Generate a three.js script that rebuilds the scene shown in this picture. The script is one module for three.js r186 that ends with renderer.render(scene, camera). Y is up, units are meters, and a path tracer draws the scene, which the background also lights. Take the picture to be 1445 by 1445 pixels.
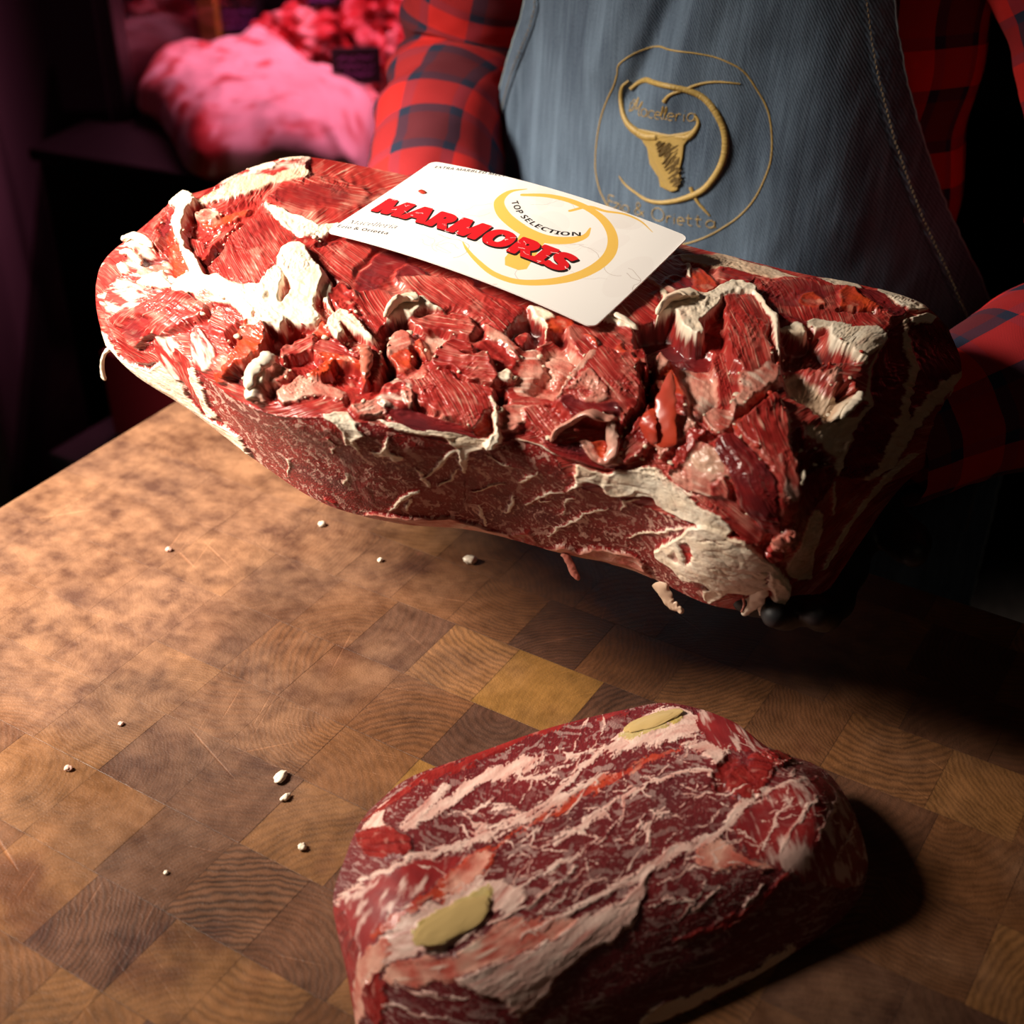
import * as THREE from 'three';
import { mergeGeometries, mergeVertices } from 'three/addons/utils/BufferGeometryUtils.js';
import { RoundedBoxGeometry } from 'three/addons/geometries/RoundedBoxGeometry.js';
import { MarchingCubes } from 'three/addons/objects/MarchingCubes.js';

// ---------------------------------------------------------------- camera, light, exposure
const scene = new THREE.Scene();
scene.background = new THREE.Color(0.0012, 0.0009, 0.001);
const camera = new THREE.PerspectiveCamera(39.725, 1, 0.05, 30);
camera.position.set(0, 1.6, 0);
camera.rotation.set(-0.59134, 0, 0);
camera.focus = 1.03;
camera.userData.fStop = 5.0;
scene.add(camera);
const renderer = new THREE.WebGLRenderer({ antialias: true });
renderer.toneMapping = THREE.LinearToneMapping;
renderer.toneMappingExposure = 1.0;
renderer.shadowMap.enabled = true;

// the one hard lamp of the shop, high on the left and a little behind the block
const keyLamp = new THREE.SpotLight(0xfff0de, 40, 0, 0.42, 1, 2);
keyLamp.name = 'key_lamp';
keyLamp.position.set(-1.34, 2.0, -0.86);
keyLamp.target.position.set(-0.50, 1.12, -1.02);
keyLamp.castShadow = true;
keyLamp.shadow.radius = 13;
scene.add(keyLamp, keyLamp.target);

// ---------------------------------------------------------------- helpers
function rng(seed) {
  let a = seed >>> 0;
  return () => { a = (a + 0x6d2b79f5) >>> 0; let t = Math.imul(a ^ (a >>> 15), 1 | a); t = (t + Math.imul(t ^ (t >>> 7), 61 | t)) ^ t; return ((t ^ (t >>> 14)) >>> 0) / 4294967296; };
}
const PERM = new Uint8Array(1024), GX = new Float32Array(256), GY = new Float32Array(256);
{
  const r = rng(7), p = Array.from({ length: 256 }, (_, i) => i);
  for (let i = 255; i > 0; i--) { const j = Math.floor(r() * (i + 1)); [p[i], p[j]] = [p[j], p[i]]; }
  for (let i = 0; i < 1024; i++) PERM[i] = p[i & 255];
  for (let i = 0; i < 256; i++) { GX[i] = Math.cos(i * 2.399963); GY[i] = Math.sin(i * 2.399963); }
}
function noise(x, y) {                                   // gradient noise, about -1 .. 1
  const xf = Math.floor(x), yf = Math.floor(y), fx = x - xf, fy = y - yf, xi = xf & 255, yi = yf & 255;
  const u = fx * fx * fx * (fx * (fx * 6 - 15) + 10), v = fy * fy * fy * (fy * (fy * 6 - 15) + 10);
  const a = PERM[PERM[xi] + yi], b = PERM[PERM[xi + 1] + yi], c = PERM[PERM[xi] + yi + 1], d = PERM[PERM[xi + 1] + yi + 1];
  const p = GX[a] * fx + GY[a] * fy, q = GX[b] * (fx - 1) + GY[b] * fy, r = GX[c] * fx + GY[c] * (fy - 1), s = GX[d] * (fx - 1) + GY[d] * (fy - 1);
  return 1.5 * (p + u * (q - p) + v * (r + u * (s - r) - (p + u * (q - p))));
}
function fbm(x, y, o = 4) { let s = 0, a = 0.55; for (let i = 0; i < o; i++) { s += a * noise(x, y); x = x * 2.03 + 17.3; y = y * 2.03 - 9.1; a *= 0.5; } return s; }
const clamp = (x, a = 0, b = 1) => (x < a ? a : x > b ? b : x);
const smooth = (a, b, x) => { const t = clamp((x - a) / (b - a)); return t * t * (3 - 2 * t); };
const lerp = (a, b, t) => a + (b - a) * t;
const V = (x, y, z) => new THREE.Vector3(x, y, z);
const taken = {};
function numbered(name) { const n = taken[name] = (taken[name] ?? -1) + 1; return n ? name + '_' + String(n).padStart(3, '0') : name; }
function tag(o, label, category, group, kind) {
  if (label) o.userData.label = label;
  if (category) o.userData.category = category;
  if (group) o.userData.group = group;
  if (kind) o.userData.kind = kind;
  return o;
}
function mesh(name, geometry, material, parent = scene) {
  const m = new THREE.Mesh(geometry, material);
  m.name = parent === scene ? numbered(name) : name;
  m.castShadow = m.receiveShadow = true;
  parent.add(m);
  return m;
}
function thing(name, label, category, pos = [0, 0, 0], group) {
  const o = new THREE.Group(); o.name = numbered(name); o.position.set(...pos); scene.add(o);
  return tag(o, label, category, group);
}
const std = (color, roughness = 0.6, extra = {}) => new THREE.MeshStandardMaterial({ color: new THREE.Color().setRGB(...color), roughness, ...extra });
const phys = (color, roughness, extra = {}) => new THREE.MeshPhysicalMaterial({ color: new THREE.Color().setRGB(...color), roughness, ...extra });
function dataTexture(data, w, h, srgb) {
  const t = new THREE.DataTexture(data, w, h, THREE.RGBAFormat, data instanceof Float32Array ? THREE.FloatType : THREE.UnsignedByteType);
  t.magFilter = t.minFilter = THREE.LinearFilter; t.wrapS = t.wrapT = THREE.ClampToEdgeWrapping;
  if (srgb) t.colorSpace = THREE.SRGBColorSpace;
  t.needsUpdate = true;
  return t;
}
const toSRGB = (x) => 255 * (x <= 0.0031308 ? 12.92 * x : 1.055 * Math.pow(Math.min(x, 1), 1 / 2.4) - 0.055);
function grid(nu, nv, at, uvAt) {                          // a sheet of nu x nv cells, at(u, v) -> Vector3
  const pos = new Float32Array((nu + 1) * (nv + 1) * 3), uv = new Float32Array((nu + 1) * (nv + 1) * 2), idx = new Uint32Array(nu * nv * 6);
  let k = 0, q = 0;
  for (let j = 0; j <= nv; j++) for (let i = 0; i <= nu; i++) {
    const p = at(i / nu, j / nv, i, j); pos[k * 3] = p.x; pos[k * 3 + 1] = p.y; pos[k * 3 + 2] = p.z;
    const t = uvAt ? uvAt(i / nu, j / nv) : [i / nu, j / nv]; uv[k * 2] = t[0]; uv[k * 2 + 1] = t[1]; k++;
  }
  for (let j = 0; j < nv; j++) for (let i = 0; i < nu; i++) {
    const a = j * (nu + 1) + i, b = a + 1, c = a + nu + 1, d = c + 1;
    idx[q++] = a; idx[q++] = b; idx[q++] = d; idx[q++] = a; idx[q++] = d; idx[q++] = c;
  }
  const g = new THREE.BufferGeometry();
  g.setAttribute('position', new THREE.BufferAttribute(pos, 3)); g.setAttribute('uv', new THREE.BufferAttribute(uv, 2)); g.setIndex(new THREE.BufferAttribute(idx, 1));
  g.computeVertexNormals();
  return g;
}
// a closed tube through 3D points whose width (along "side") and thickness vary; ragged edges with jag > 0
function ribbon(pts, widths, thick, side, seed, jag = 0, n = 40, m = 14) {
  const c = new THREE.CatmullRomCurve3(pts.map((p) => V(...p))), s0 = V(...side), T = V(), S = V(), N = V();
  const wAt = (t, list) => { const x = t * (list.length - 1), i = Math.min(list.length - 2, Math.floor(x)); return lerp(list[i], list[i + 1], x - i); };
  const th = Array.isArray(thick) ? thick : [thick, thick];
  return grid(n, m, (u, v) => {
    const p = c.getPoint(u); c.getTangent(u, T); S.copy(s0).addScaledVector(T, -s0.dot(T)).normalize(); N.crossVectors(T, S);
    const a = v * 2 * Math.PI, end = Math.sqrt(clamp(Math.min(u, 1 - u) * 14));
    const w = wAt(u, widths) * 0.5 * end * (1 + jag * noise(u * 8 + seed * 7.7, Math.cos(a) * 1.7 + seed)), h = wAt(u, th) * 0.5 * end * (1 + 0.4 * noise(u * 7 + seed, 3 * Math.cos(a)));
    return p.addScaledVector(S, Math.cos(a) * w).addScaledVector(N, Math.sin(a) * h);
  }, (u, v) => [u * 0.15 + seed * 0.137, v * 0.06 + seed * 0.31]);
}
function lump(r, seed, squash = [1, 1, 1], rough = 0.35, detail = 4) {
  const i0 = new THREE.IcosahedronGeometry(1, detail); i0.deleteAttribute('normal'); i0.deleteAttribute('uv');
  const g = mergeVertices(i0, 1e-4), p = g.attributes.position, v = V();
  for (let i = 0; i < p.count; i++) {
    v.fromBufferAttribute(p, i);
    const k = 1 + rough * (noise(v.x * 1.6 + seed * 3.1 + v.z * 0.7, v.y * 1.6 - seed + v.z * 1.3) + 0.4 * noise(v.x * 4.1 + v.z * 2 + seed, v.y * 4.1 - v.z * 3 + seed));
    p.setXYZ(i, v.x * k * r * squash[0], v.y * k * r * squash[1], v.z * k * r * squash[2]);
  }
  g.computeVertexNormals();
  return g;
}

// ---------------------------------------------------------------- the room
{
  const plaster = std([0.16, 0.13, 0.15], 0.9), dark = std([0.05, 0.045, 0.05], 0.85), kick = std([0.008, 0.007, 0.008], 0.6);
  // floor: dark mottled stone, the mottling in the map
  const w = 512, d = new Uint8Array(w * w * 4);
  for (let j = 0; j < w; j++) for (let i = 0; i < w; i++) {
    const x = i / w, y = j / w, k = fbm(x * 9, y * 9, 5), g = noise(x * 130, y * 130), b = clamp(0.012 + 0.012 * k + 0.004 * g, 0.003, 0.1);
    d.set([toSRGB(b * 1.15), toSRGB(b * 0.92), toSRGB(b * 0.85), 255], (j * w + i) * 4);
  }
  const map = dataTexture(d, w, w, true); map.wrapS = map.wrapT = THREE.RepeatWrapping; map.repeat.set(3, 3);
  tag(mesh('floor', new THREE.BoxGeometry(6.2, 0.1, 7.2).translate(0, -0.05, -1.4), new THREE.MeshPhysicalMaterial({ map, roughness: 0.9, specularIntensity: 0.15 })), 'dark mottled stone floor', null, null, 'structure');
  tag(mesh('ceiling', new THREE.BoxGeometry(6.2, 0.1, 7.2).translate(0, 2.95, -1.4), dark), 'dark ceiling', null, null, 'structure');
  const wall = (name, sx, sy, sz, x, y, z, ry, m, label) => { const o = tag(mesh(name, new THREE.BoxGeometry(sx, sy, sz), m), label, null, null, 'structure'); o.position.set(x, y, z); o.rotation.y = ry; return o; };
  wall('wall_left', 0.1, 3, 2.7, -1.31, 1.45, -3.55, 0.24, plaster, 'plain grey plaster wall on the left, tinted purple by the case light');
  wall('baseboard_left', 0.02, 0.17, 2.7, -1.245, 0.085, -3.535, 0.24, kick, 'black baseboard along the plaster wall');
  wall('wall_back', 6.2, 3, 0.1, 0, 1.45, -4.95, 0, dark, 'plain wall behind the display case');
  wall('wall_right', 0.1, 3, 7.2, 3.05, 1.45, -1.4, 0, dark, 'dark wall on the right');
  wall('wall_front', 6.2, 3, 0.1, 0, 1.45, 2.15, 0, dark, 'dark wall behind the viewer');
  wall('wall_side', 0.1, 3, 7.2, -3.05, 1.45, -1.4, 0, dark, 'dark wall beyond the plaster wall');
}

// unseen fill panel added at the ceiling to lift the darkest shadows
{
  const lamp = thing('added_fill_lamp', 'added dim warm fill panel at the ceiling behind the viewer', 'lamp', [0.9, 2.86, 0.9]);
  mesh('housing', new RoundedBoxGeometry(0.64, 0.05, 0.64, 2, 0.01).translate(0, 0.012, 0), std([0.2, 0.2, 0.2], 0.6), lamp);
  mesh('diffuser', new THREE.BoxGeometry(0.58, 0.006, 0.58).translate(0, -0.016, 0), new THREE.MeshStandardMaterial({ color: 0x222222, emissive: new THREE.Color(1, 0.72, 0.5), emissiveIntensity: 0.3 }), lamp);
  const a = new THREE.RectAreaLight(new THREE.Color(1, 0.72, 0.5), 1.25, 0.58, 0.58); a.name = 'added_fill_light'; a.position.set(0, -0.025, 0); a.rotation.x = -Math.PI / 2; lamp.add(a);
}

// ---------------------------------------------------------------- flesh: a chart of torn pieces over a lofted body
// bicubic Catmull-Rom surface through rows x columns of points
function loft(cols) {
  const nj = cols.length, ni = cols[0].length;
  const get = (j, i, c) => {
    if (j < 0) return 2 * get(0, i, c) - get(1, i, c);
    if (j >= nj) return 2 * get(nj - 1, i, c) - get(nj - 2, i, c);
    if (i < 0) return 2 * get(j, 0, c) - get(j, 1, c);
    if (i >= ni) return 2 * get(j, ni - 1, c) - get(j, ni - 2, c);
    return cols[j][i][c];
  };
  const w = (t) => [-0.5 * t + t * t - 0.5 * t * t * t, 1 - 2.5 * t * t + 1.5 * t * t * t, 0.5 * t + 2 * t * t - 1.5 * t * t * t, -0.5 * t * t + 0.5 * t * t * t];
  return (u, v, out) => {
    const x = clamp(u) * (nj - 1), y = clamp(v) * (ni - 1), j = Math.min(nj - 2, Math.floor(x)), i = Math.min(ni - 2, Math.floor(y)), a = w(x - j), b = w(y - i);
    let p = 0, q = 0, r = 0;
    for (let k = 0; k < 4; k++) for (let l = 0; l < 4; l++) { const f = a[k] * b[l]; p += f * get(j + k - 1, i + l - 1, 0); q += f * get(j + k - 1, i + l - 1, 1); r += f * get(j + k - 1, i + l - 1, 2); }
    return out.set(p, q, r);
  };
}
const RED = { bright: [0.46, 0.042, 0.033], mid: [0.29, 0.017, 0.015], deep: [0.17, 0.008, 0.008], purple: [0.12, 0.016, 0.02], pink: [0.66, 0.27, 0.20], fat: [0.88, 0.70, 0.51], white: [0.92, 0.82, 0.67], tan: [0.55, 0.30, 0.16], orange: [0.60, 0.07, 0.018], hollowShade: [0.09, 0.008, 0.007], gristle: [0.50, 0.36, 0.10] };
const mixc = (o, a, b, t) => { o[0] = a[0] + (b[0] - a[0]) * t; o[1] = a[1] + (b[1] - a[1]) * t; o[2] = a[2] + (b[2] - a[2]) * t; };
// each kind of tissue fills c = [r, g, b, fine relief, coarse relief, roughness] at (x, y) in metres with fibre axes (s, t)
const TISSUE = {
  M(c, x, y, s, t) {                                               // torn muscle: fine fibres, pale sinew, wet sheen
    const w = 1.4 * noise(x * 26, y * 26), f = noise(s * 20 + 0.3 * w, t * 300 + w), g = noise(s * 42 + 9, t * 860 + 2 * w), h = noise(s * 60, t * 1500 + 3 * w), k = fbm(x * 34, y * 34, 4);
    mixc(c, RED.mid, RED.bright, clamp(0.52 + 0.95 * k + 0.2 * f));
    mixc(c, c, RED.deep, 0.6 * smooth(0.1, 0.8, -0.6 * f - 0.8 * k));
    mixc(c, c, RED.pink, clamp(0.6 * smooth(0.12, 0.6, 0.8 * g + 0.35 * k) + 0.4 * smooth(0.2, 0.6, h) * smooth(-0.2, 0.4, k) + 0.42 * smooth(0.05, 0.55, fbm(x * 48 + 9, y * 48, 4))));
    mixc(c, c, RED.fat, 0.5 * smooth(0.48, 0.75, g + 0.2 * f) * smooth(-0.1, 0.4, noise(x * 60, y * 60 + 5)));
    c[3] = 0.0002 * f + 0.0002 * g + 0.00008 * h; c[4] = 0.0018 * fbm(s * 30 + 3, t * 75, 3); c[5] = 0.36 + 0.1 * k;
  },
  B(c, x, y, s, t) {                                               // cut muscle: flecks and branching threads of marbling
    const wx = x + 0.005 * noise(x * 70, y * 70) + 0.0016 * noise(x * 240, y * 240), wy = y + 0.005 * noise(x * 70 + 40, y * 70) + 0.0016 * noise(x * 240, y * 240 + 9), k = fbm(x * 30, y * 30, 3);
    const web = 1 - Math.abs(noise(wx * 48, wy * 48)), bend = 1.2 * noise(x * 60, y * 60), fleck = noise(s * 84 + bend, t * 205 + bend) + 0.4 * noise(s * 240, t * 480), fine = noise(s * 210 + bend + 8, t * 560 + 2 * bend) + 0.3 * noise(x * 600, y * 600), dot = noise(x * 430, y * 430 + 3);
    mixc(c, RED.deep, RED.mid, clamp(0.75 + 1.1 * k + 0.3 * noise(x * 260, y * 260)));
    mixc(c, c, RED.purple, 0.7 * smooth(0.15, 0.5, fbm(x * 15 + 7, y * 15, 2)));
    const dens = clamp(0.62 + 1.5 * fbm(x * 20 + 3, y * 20 - 5, 2));
    const w = Math.max(dens * smooth(0.93, 0.97, web) * smooth(-0.2, 0.3, noise(x * 60, y * 60 + 40)), (0.4 + 0.6 * dens) * smooth(0.27, 0.42, fleck), (0.3 + 0.6 * dens) * smooth(0.4, 0.62, fine), 0.7 * dens * smooth(0.5, 0.7, dot));
    mixc(c, c, [0.80, 0.50, 0.41], 0.88 * w);
    c[3] = 0.00012 * noise(x * 420, y * 420) + 0.0002 * noise(x * 900, y * 900) + 0.0001 * w; c[4] = 0.0010 * fbm(x * 60, y * 60, 3); c[5] = 0.38 + 0.08 * w;
  },
  C(c, x, y, s, t) {                                               // dark dry-aged cut muscle
    TISSUE.B(c, x, y, s, t); const k = fbm(x * 26 + 11, y * 26, 3), pale = smooth(0.05, 0.3, c[1]);
    mixc(c, c, [0.16, 0.02, 0.026], 0.5 * (1 - 0.5 * pale)); const m = 0.66 + 0.2 * k - 0.12 * pale; c[0] *= m; c[1] *= m; c[2] *= m * 1.1;
    c[5] += 0.06;
  },
  S(c, x, y, s, t) {                                               // fat and muscle in streaks
    const f = fbm(s * 30, t * 120, 4) + 0.35 * noise(x * 40, y * 40), w = smooth(-0.18, 0.3, f);
    mixc(c, RED.mid, RED.bright, clamp(0.5 + fbm(x * 50, y * 50, 2))); mixc(c, c, [0.84, 0.66, 0.54], 0.85 * w);
    c[3] = 0.0002 * f; c[4] = 0.001 * fbm(s * 40, t * 90, 3); c[5] = 0.4;
  },
  Q(c, x, y, s, t) {                                               // streaks of pink fat in dark muscle
    const f = fbm(s * 30, t * 130, 4) + 0.3 * noise(x * 40, y * 40), w = smooth(-0.05, 0.35, f);
    mixc(c, [0.20, 0.014, 0.017], [0.33, 0.022, 0.022], clamp(0.5 + fbm(x * 50, y * 50, 2))); mixc(c, c, [0.76, 0.52, 0.45], 0.85 * w);
    c[3] = 0.0002 * f; c[4] = 0.001 * fbm(s * 40, t * 90, 3); c[5] = 0.46;
  },
  E(c, x, y, s, t) { TISSUE.R(c, x, y, s, t); c[0] *= 0.66; c[1] *= 0.62; c[2] *= 0.68; },
  F(c, x, y, s, t) {                                               // firm cream fat
    const k = fbm(x * 50, y * 50, 3), f = noise(s * 40, t * 190);
    mixc(c, RED.fat, RED.white, clamp(0.55 + k)); mixc(c, c, [0.78, 0.45, 0.33], 0.45 * smooth(0.08, 0.6, fbm(x * 80 + 31, y * 80, 3)));
    c[3] = 0.00008 * f + 0.00012 * noise(x * 500, y * 500); c[4] = 0.0015 * fbm(x * 70, y * 70, 3) - 0.0006 * smooth(0.9, 0.99, 1 - Math.abs(noise(x * 60, y * 60 + 3))); c[5] = 0.44;
  },
  G(c, x, y, s, t) {                                               // soft pink fat of a cut face
    const k = fbm(s * 40, t * 160, 3);
    mixc(c, [0.62, 0.34, 0.285], [0.80, 0.58, 0.50], clamp(0.5 + 1.2 * k)); mixc(c, c, [0.46, 0.11, 0.09], 0.62 * smooth(0.05, 0.6, fbm(s * 50 + 31, t * 200, 3) + 0.25 * noise(x * 60, y * 60)));
    c[3] = 0.0003 * k + 0.0001 * noise(x * 500, y * 500); c[4] = 0.0026 * fbm(s * 40, t * 120, 3); c[5] = 0.42;
  },
  T(c, x, y, s, t) {
    TISSUE.F(c, x, y, s, t); mixc(c, c, RED.tan, clamp(0.55 + 0.3 * fbm(x * 60 + 4, y * 60, 2)));
  },
  P(c, x, y, s, t) {                                               // pink membrane
    const k = fbm(x * 55, y * 55, 4), f = noise(s * 30, t * 260);
    mixc(c, [0.74, 0.38, 0.29], [0.50, 0.09, 0.065], clamp(0.45 + 1.3 * k)); mixc(c, c, RED.white, 0.55 * smooth(0.15, 0.7, f * 0.6 + 0.6 * noise(x * 45, y * 45)));
    c[3] = 0.00015 * f + 0.0001 * noise(x * 700, y * 700); c[4] = 0.0020 * fbm(x * 65, y * 65, 3); c[5] = 0.28;
  },
  O(c, x, y, s, t) {
    const k = fbm(x * 70, y * 70, 3), f = noise(s * 30, t * 300);
    mixc(c, RED.orange, RED.bright, clamp(0.5 + k)); mixc(c, c, [0.74, 0.34, 0.22], 0.8 * smooth(0.1, 0.7, k + 0.35 * f));
    c[3] = 0.00016 * f + 0.0001 * noise(x * 600, y * 600); c[4] = 0.0016 * fbm(x * 90, y * 90, 3); c[5] = 0.28;
  },
  R(c, x, y, s, t) {
    const k = fbm(x * 80, y * 80, 3), f = noise(s * 25, t * 280);
    mixc(c, RED.mid, RED.bright, clamp(0.55 + 1.1 * k)); mixc(c, c, RED.deep, 0.8 * smooth(0.1, 0.7, f)); mixc(c, c, RED.pink, 0.6 * smooth(0.35, 0.8, noise(x * 160, y * 160)));
    c[3] = 0.0002 * f + 0.00015 * noise(x * 500, y * 500); c[4] = 0.0026 * fbm(x * 90, y * 90, 3); c[5] = 0.28;
  },
  D(c, x, y, s, t) {                                               // dark membrane-covered muscle
    const w = 2 * noise(x * 50, y * 50), k = fbm(x * 40, y * 40, 4), f = noise(s * 14, t * 300 + w), g = noise(s * 30, t * 800 + w);
    mixc(c, RED.purple, RED.mid, clamp(0.4 + 1.0 * k)); mixc(c, c, [0.44, 0.2, 0.17], 0.6 * smooth(0.2, 0.8, f * 0.5 + g * 0.4 + 0.4 * k));
    c[3] = 0.0002 * f + 0.00012 * g; c[4] = 0.0012 * fbm(s * 34, t * 90, 3); c[5] = 0.26;
  },
  K(c, x, y) { const k = fbm(x * 80, y * 80, 3); mixc(c, RED.hollowShade, RED.mid, clamp(0.3 + k)); c[3] = 0.0002 * noise(x * 400, y * 400); c[4] = 0.0026 * k; c[5] = 0.4; },  // cavities and cracks: their shade painted in as near-black red
  Y(c, x, y) { const k = fbm(x * 70, y * 70, 3); mixc(c, RED.gristle, [0.58, 0.46, 0.22], clamp(0.5 + k)); mixc(c, c, [0.75, 0.66, 0.4], 0.4 * smooth(0.5, 0.8, noise(x * 420, y * 420))); c[3] = 0.00006 * noise(x * 500, y * 500); c[4] = 0.0005 * k; c[5] = 0.2; },
};
class Flesh {
  constructor(w, h, lx, ly, kind = 'M', angle = 0, unit = 1, rise = 1) {
    Object.assign(this, { w, h, lx, ly, unit, rise });
    const n = w * h;
    this.H = new Float32Array(n); this.fine = new Float32Array(n); this.C = new Float32Array(n * 3); this.rough = new Float32Array(n); this.feather = 0.6; this.rag = 2;
    const c = [0, 0, 0, 0, 0, 0], ca = Math.cos(angle), sa = Math.sin(angle);
    for (let j = 0, k = 0; j < h; j++) for (let i = 0; i < w; i++, k++) {
      const x = (i + 0.5) / w * lx, y = (j + 0.5) / h * ly;
      TISSUE[kind](c, x, y, x * ca + y * sa, -x * sa + y * ca);
      this.C.set([c[0], c[1], c[2]], k * 3); this.fine[k] = c[3]; this.H[k] = c[4] * unit; this.rough[k] = c[5];
    }
  }
  // a torn piece: kind, height above the body (mm), softness of its edge (mm), fibre angle (degrees), outline in thousandths of the chart
  piece(kind, height, edge, angle, outline, opt = {}) {
    const { w, h, lx, ly, unit } = this, q = [];
    for (let i = 0; i < outline.length; i += 2) q.push([outline[i] / 1000 * lx, outline[i + 1] / 1000 * ly]);
    const poly = []; const n = q.length;                      // round the outline a little
    for (let i = 0; i < n; i++) {
      const a = q[(i + n - 1) % n], b = q[i], c = q[(i + 1) % n], d = q[(i + 2) % n];
      for (const t of [0, 0.5]) { const t2 = t * t, t3 = t2 * t; poly.push([0, 1].map((k) => 0.5 * (2 * b[k] + (c[k] - a[k]) * t + (2 * a[k] - 5 * b[k] + 4 * c[k] - d[k]) * t2 + (3 * b[k] - a[k] - 3 * c[k] + d[k]) * t3))); }
    }
    let x0 = 9, x1 = -9, y0 = 9, y1 = -9, cx = 0, cy = 0;
    for (const [x, y] of poly) { x0 = Math.min(x0, x); x1 = Math.max(x1, x); y0 = Math.min(y0, y); y1 = Math.max(y1, y); cx += x / poly.length; cy += y / poly.length; }
    this.fill(kind, height, edge, angle, x0, x1, y0, y1, cx, cy, opt, (x, y) => {
      let d = 1e9, inside = false;
      for (let i = 0, j = poly.length - 1; i < poly.length; j = i++) {
        const ax = poly[j][0], ay = poly[j][1], bx = poly[i][0] - ax, by = poly[i][1] - ay, px = x - ax, py = y - ay, t = clamp((px * bx + py * by) / (bx * bx + by * by + 1e-12)), ex = px - bx * t, ey = py - by * t;
        d = Math.min(d, ex * ex + ey * ey);
        if ((poly[i][1] > y) !== (ay > y) && x < (bx * (y - ay)) / by + ax) inside = !inside;
      }
      return inside ? -Math.sqrt(d) : Math.sqrt(d);
    });
  }
  // a seam: a stroke of the given widths (mm) along a line
  seam(kind, height, edge, widths, line, opt = {}) {
    const { lx, ly } = this, q = [];
    for (let i = 0; i < line.length; i += 2) q.push([line[i] / 1000 * lx, line[i + 1] / 1000 * ly]);
    const wAt = (t) => { const x = t * (widths.length - 1), i = Math.max(0, Math.min(widths.length - 2, Math.floor(x))); return widths.length < 2 ? widths[0] : lerp(widths[i], widths[i + 1], x - i); };
    const m = Math.max(...widths) * 0.001, xs = q.map((p) => p[0]), ys = q.map((p) => p[1]);
    const ang = Math.atan2(q[q.length - 1][1] - q[0][1], q[q.length - 1][0] - q[0][0]) * 180 / Math.PI;
    this.fill(kind, height, edge, ang, Math.min(...xs) - m, Math.max(...xs) + m, Math.min(...ys) - m, Math.max(...ys) + m, xs[0], ys[0], opt, (x, y) => {
      let best = 1e9;
      for (let i = 1; i < q.length; i++) {
        const ax = q[i - 1][0], ay = q[i - 1][1], bx = q[i][0] - ax, by = q[i][1] - ay, px = x - ax, py = y - ay, t = clamp((px * bx + py * by) / (bx * bx + by * by + 1e-12));
        best = Math.min(best, Math.hypot(px - bx * t, py - by * t) - 0.0005 * wAt((i - 1 + t) / (q.length - 1)));
      }
      return best;
    });
  }
  fill(kind, height, edge, angle, x0, x1, y0, y1, cx, cy, { rag = this.rag, tilt, lip = 1, dome = 0, blend = 1, feather = this.feather }, dist) {
    const { w, h, lx, ly, unit, rise } = this, c = [0, 0, 0, 0, 0, 0], a = angle * Math.PI / 180, ca = Math.cos(a), sa = Math.sin(a), E = edge * 0.001, R = rag * 0.001, pad = E + R * 2 + 0.001, tissue = TISSUE[kind];
    const i0 = Math.max(0, Math.floor((x0 - pad) / lx * w)), i1 = Math.min(w - 1, Math.ceil((x1 + pad) / lx * w)), j0 = Math.max(0, Math.floor((y0 - pad) / ly * h)), j1 = Math.min(h - 1, Math.ceil((y1 + pad) / ly * h));
    for (let j = j0; j <= j1; j++) for (let i = i0; i <= i1; i++) {
      const x = (i + 0.5) / w * lx, y = (j + 0.5) / h * ly;
      const wx = x + R * (noise(x * 95, y * 95 + 7) + 0.4 * noise(x * 260, y * 260)), wy = y + R * (noise(x * 95 + 53, y * 95) + 0.4 * noise(x * 260 + 9, y * 260 + 31));
      const d = dist(wx, wy), dc = d + feather * 0.001 * (noise((x * ca + y * sa) * 90, (-x * sa + y * ca) * 420) + 0.7 * noise(x * 700, y * 700));
      if (d > E) continue;
      const k = j * w + i, m = smooth(E, -E, d), mc = blend * smooth(E * 0.15, -E * 0.65, dc);  // colour starts inward, so steep sides stay dark like overhang shade
      tissue(c, x, y, x * ca + y * sa + cx, -x * sa + y * ca + cy);
      let hp = height * 0.001 * rise + c[4] * unit;
      if (tilt) hp += ((x - cx) * tilt[0] + (y - cy) * tilt[1]);
      if (lip) hp += lip * unit * 0.0012 * Math.exp(-((d + 0.001) * (d + 0.001)) / 4e-6);
      if (dome) hp += dome * rise * 0.001 * (1 - Math.exp(Math.min(0, d) / 0.006));
      this.H[k] += (hp - this.H[k]) * m;
      this.fine[k] += (c[3] - this.fine[k]) * mc; this.rough[k] += (c[5] - this.rough[k]) * mc;
      for (let b = 0; b < 3; b++) this.C[k * 3 + b] += (c[b] - this.C[k * 3 + b]) * mc;
    }
  }
  // stringy shreds of sinew over the torn part (v > v0)
  shred(v0, amp) {
    const { w, h, lx, ly } = this;
    for (let j = Math.floor(v0 * h); j < h; j++) for (let i = 0; i < w; i++) {
      const x = (i + 0.5) / w * lx, y = (j + 0.5) / h * ly, k = j * w + i, m = smooth(v0, v0 + 0.05, j / h), a = 0.9 + 1.3 * noise(x * 9, y * 9), ca = Math.cos(a), sa = Math.sin(a);
      const q = 1 - Math.abs(noise((x * ca + y * sa) * 50, (-x * sa + y * ca) * 330)), patch = smooth(-0.1, 0.4, noise(x * 30 + 70, y * 30)), n = noise(x * 190, y * 190);
      this.H[k] += m * amp * (0.6 * smooth(0.7, 1, q) * patch + 0.9 * n * smooth(-0.3, 0.5, noise(x * 40, y * 40 + 9)) + 0.5 * noise(x * 420, y * 420) * patch);
    }
  }
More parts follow.
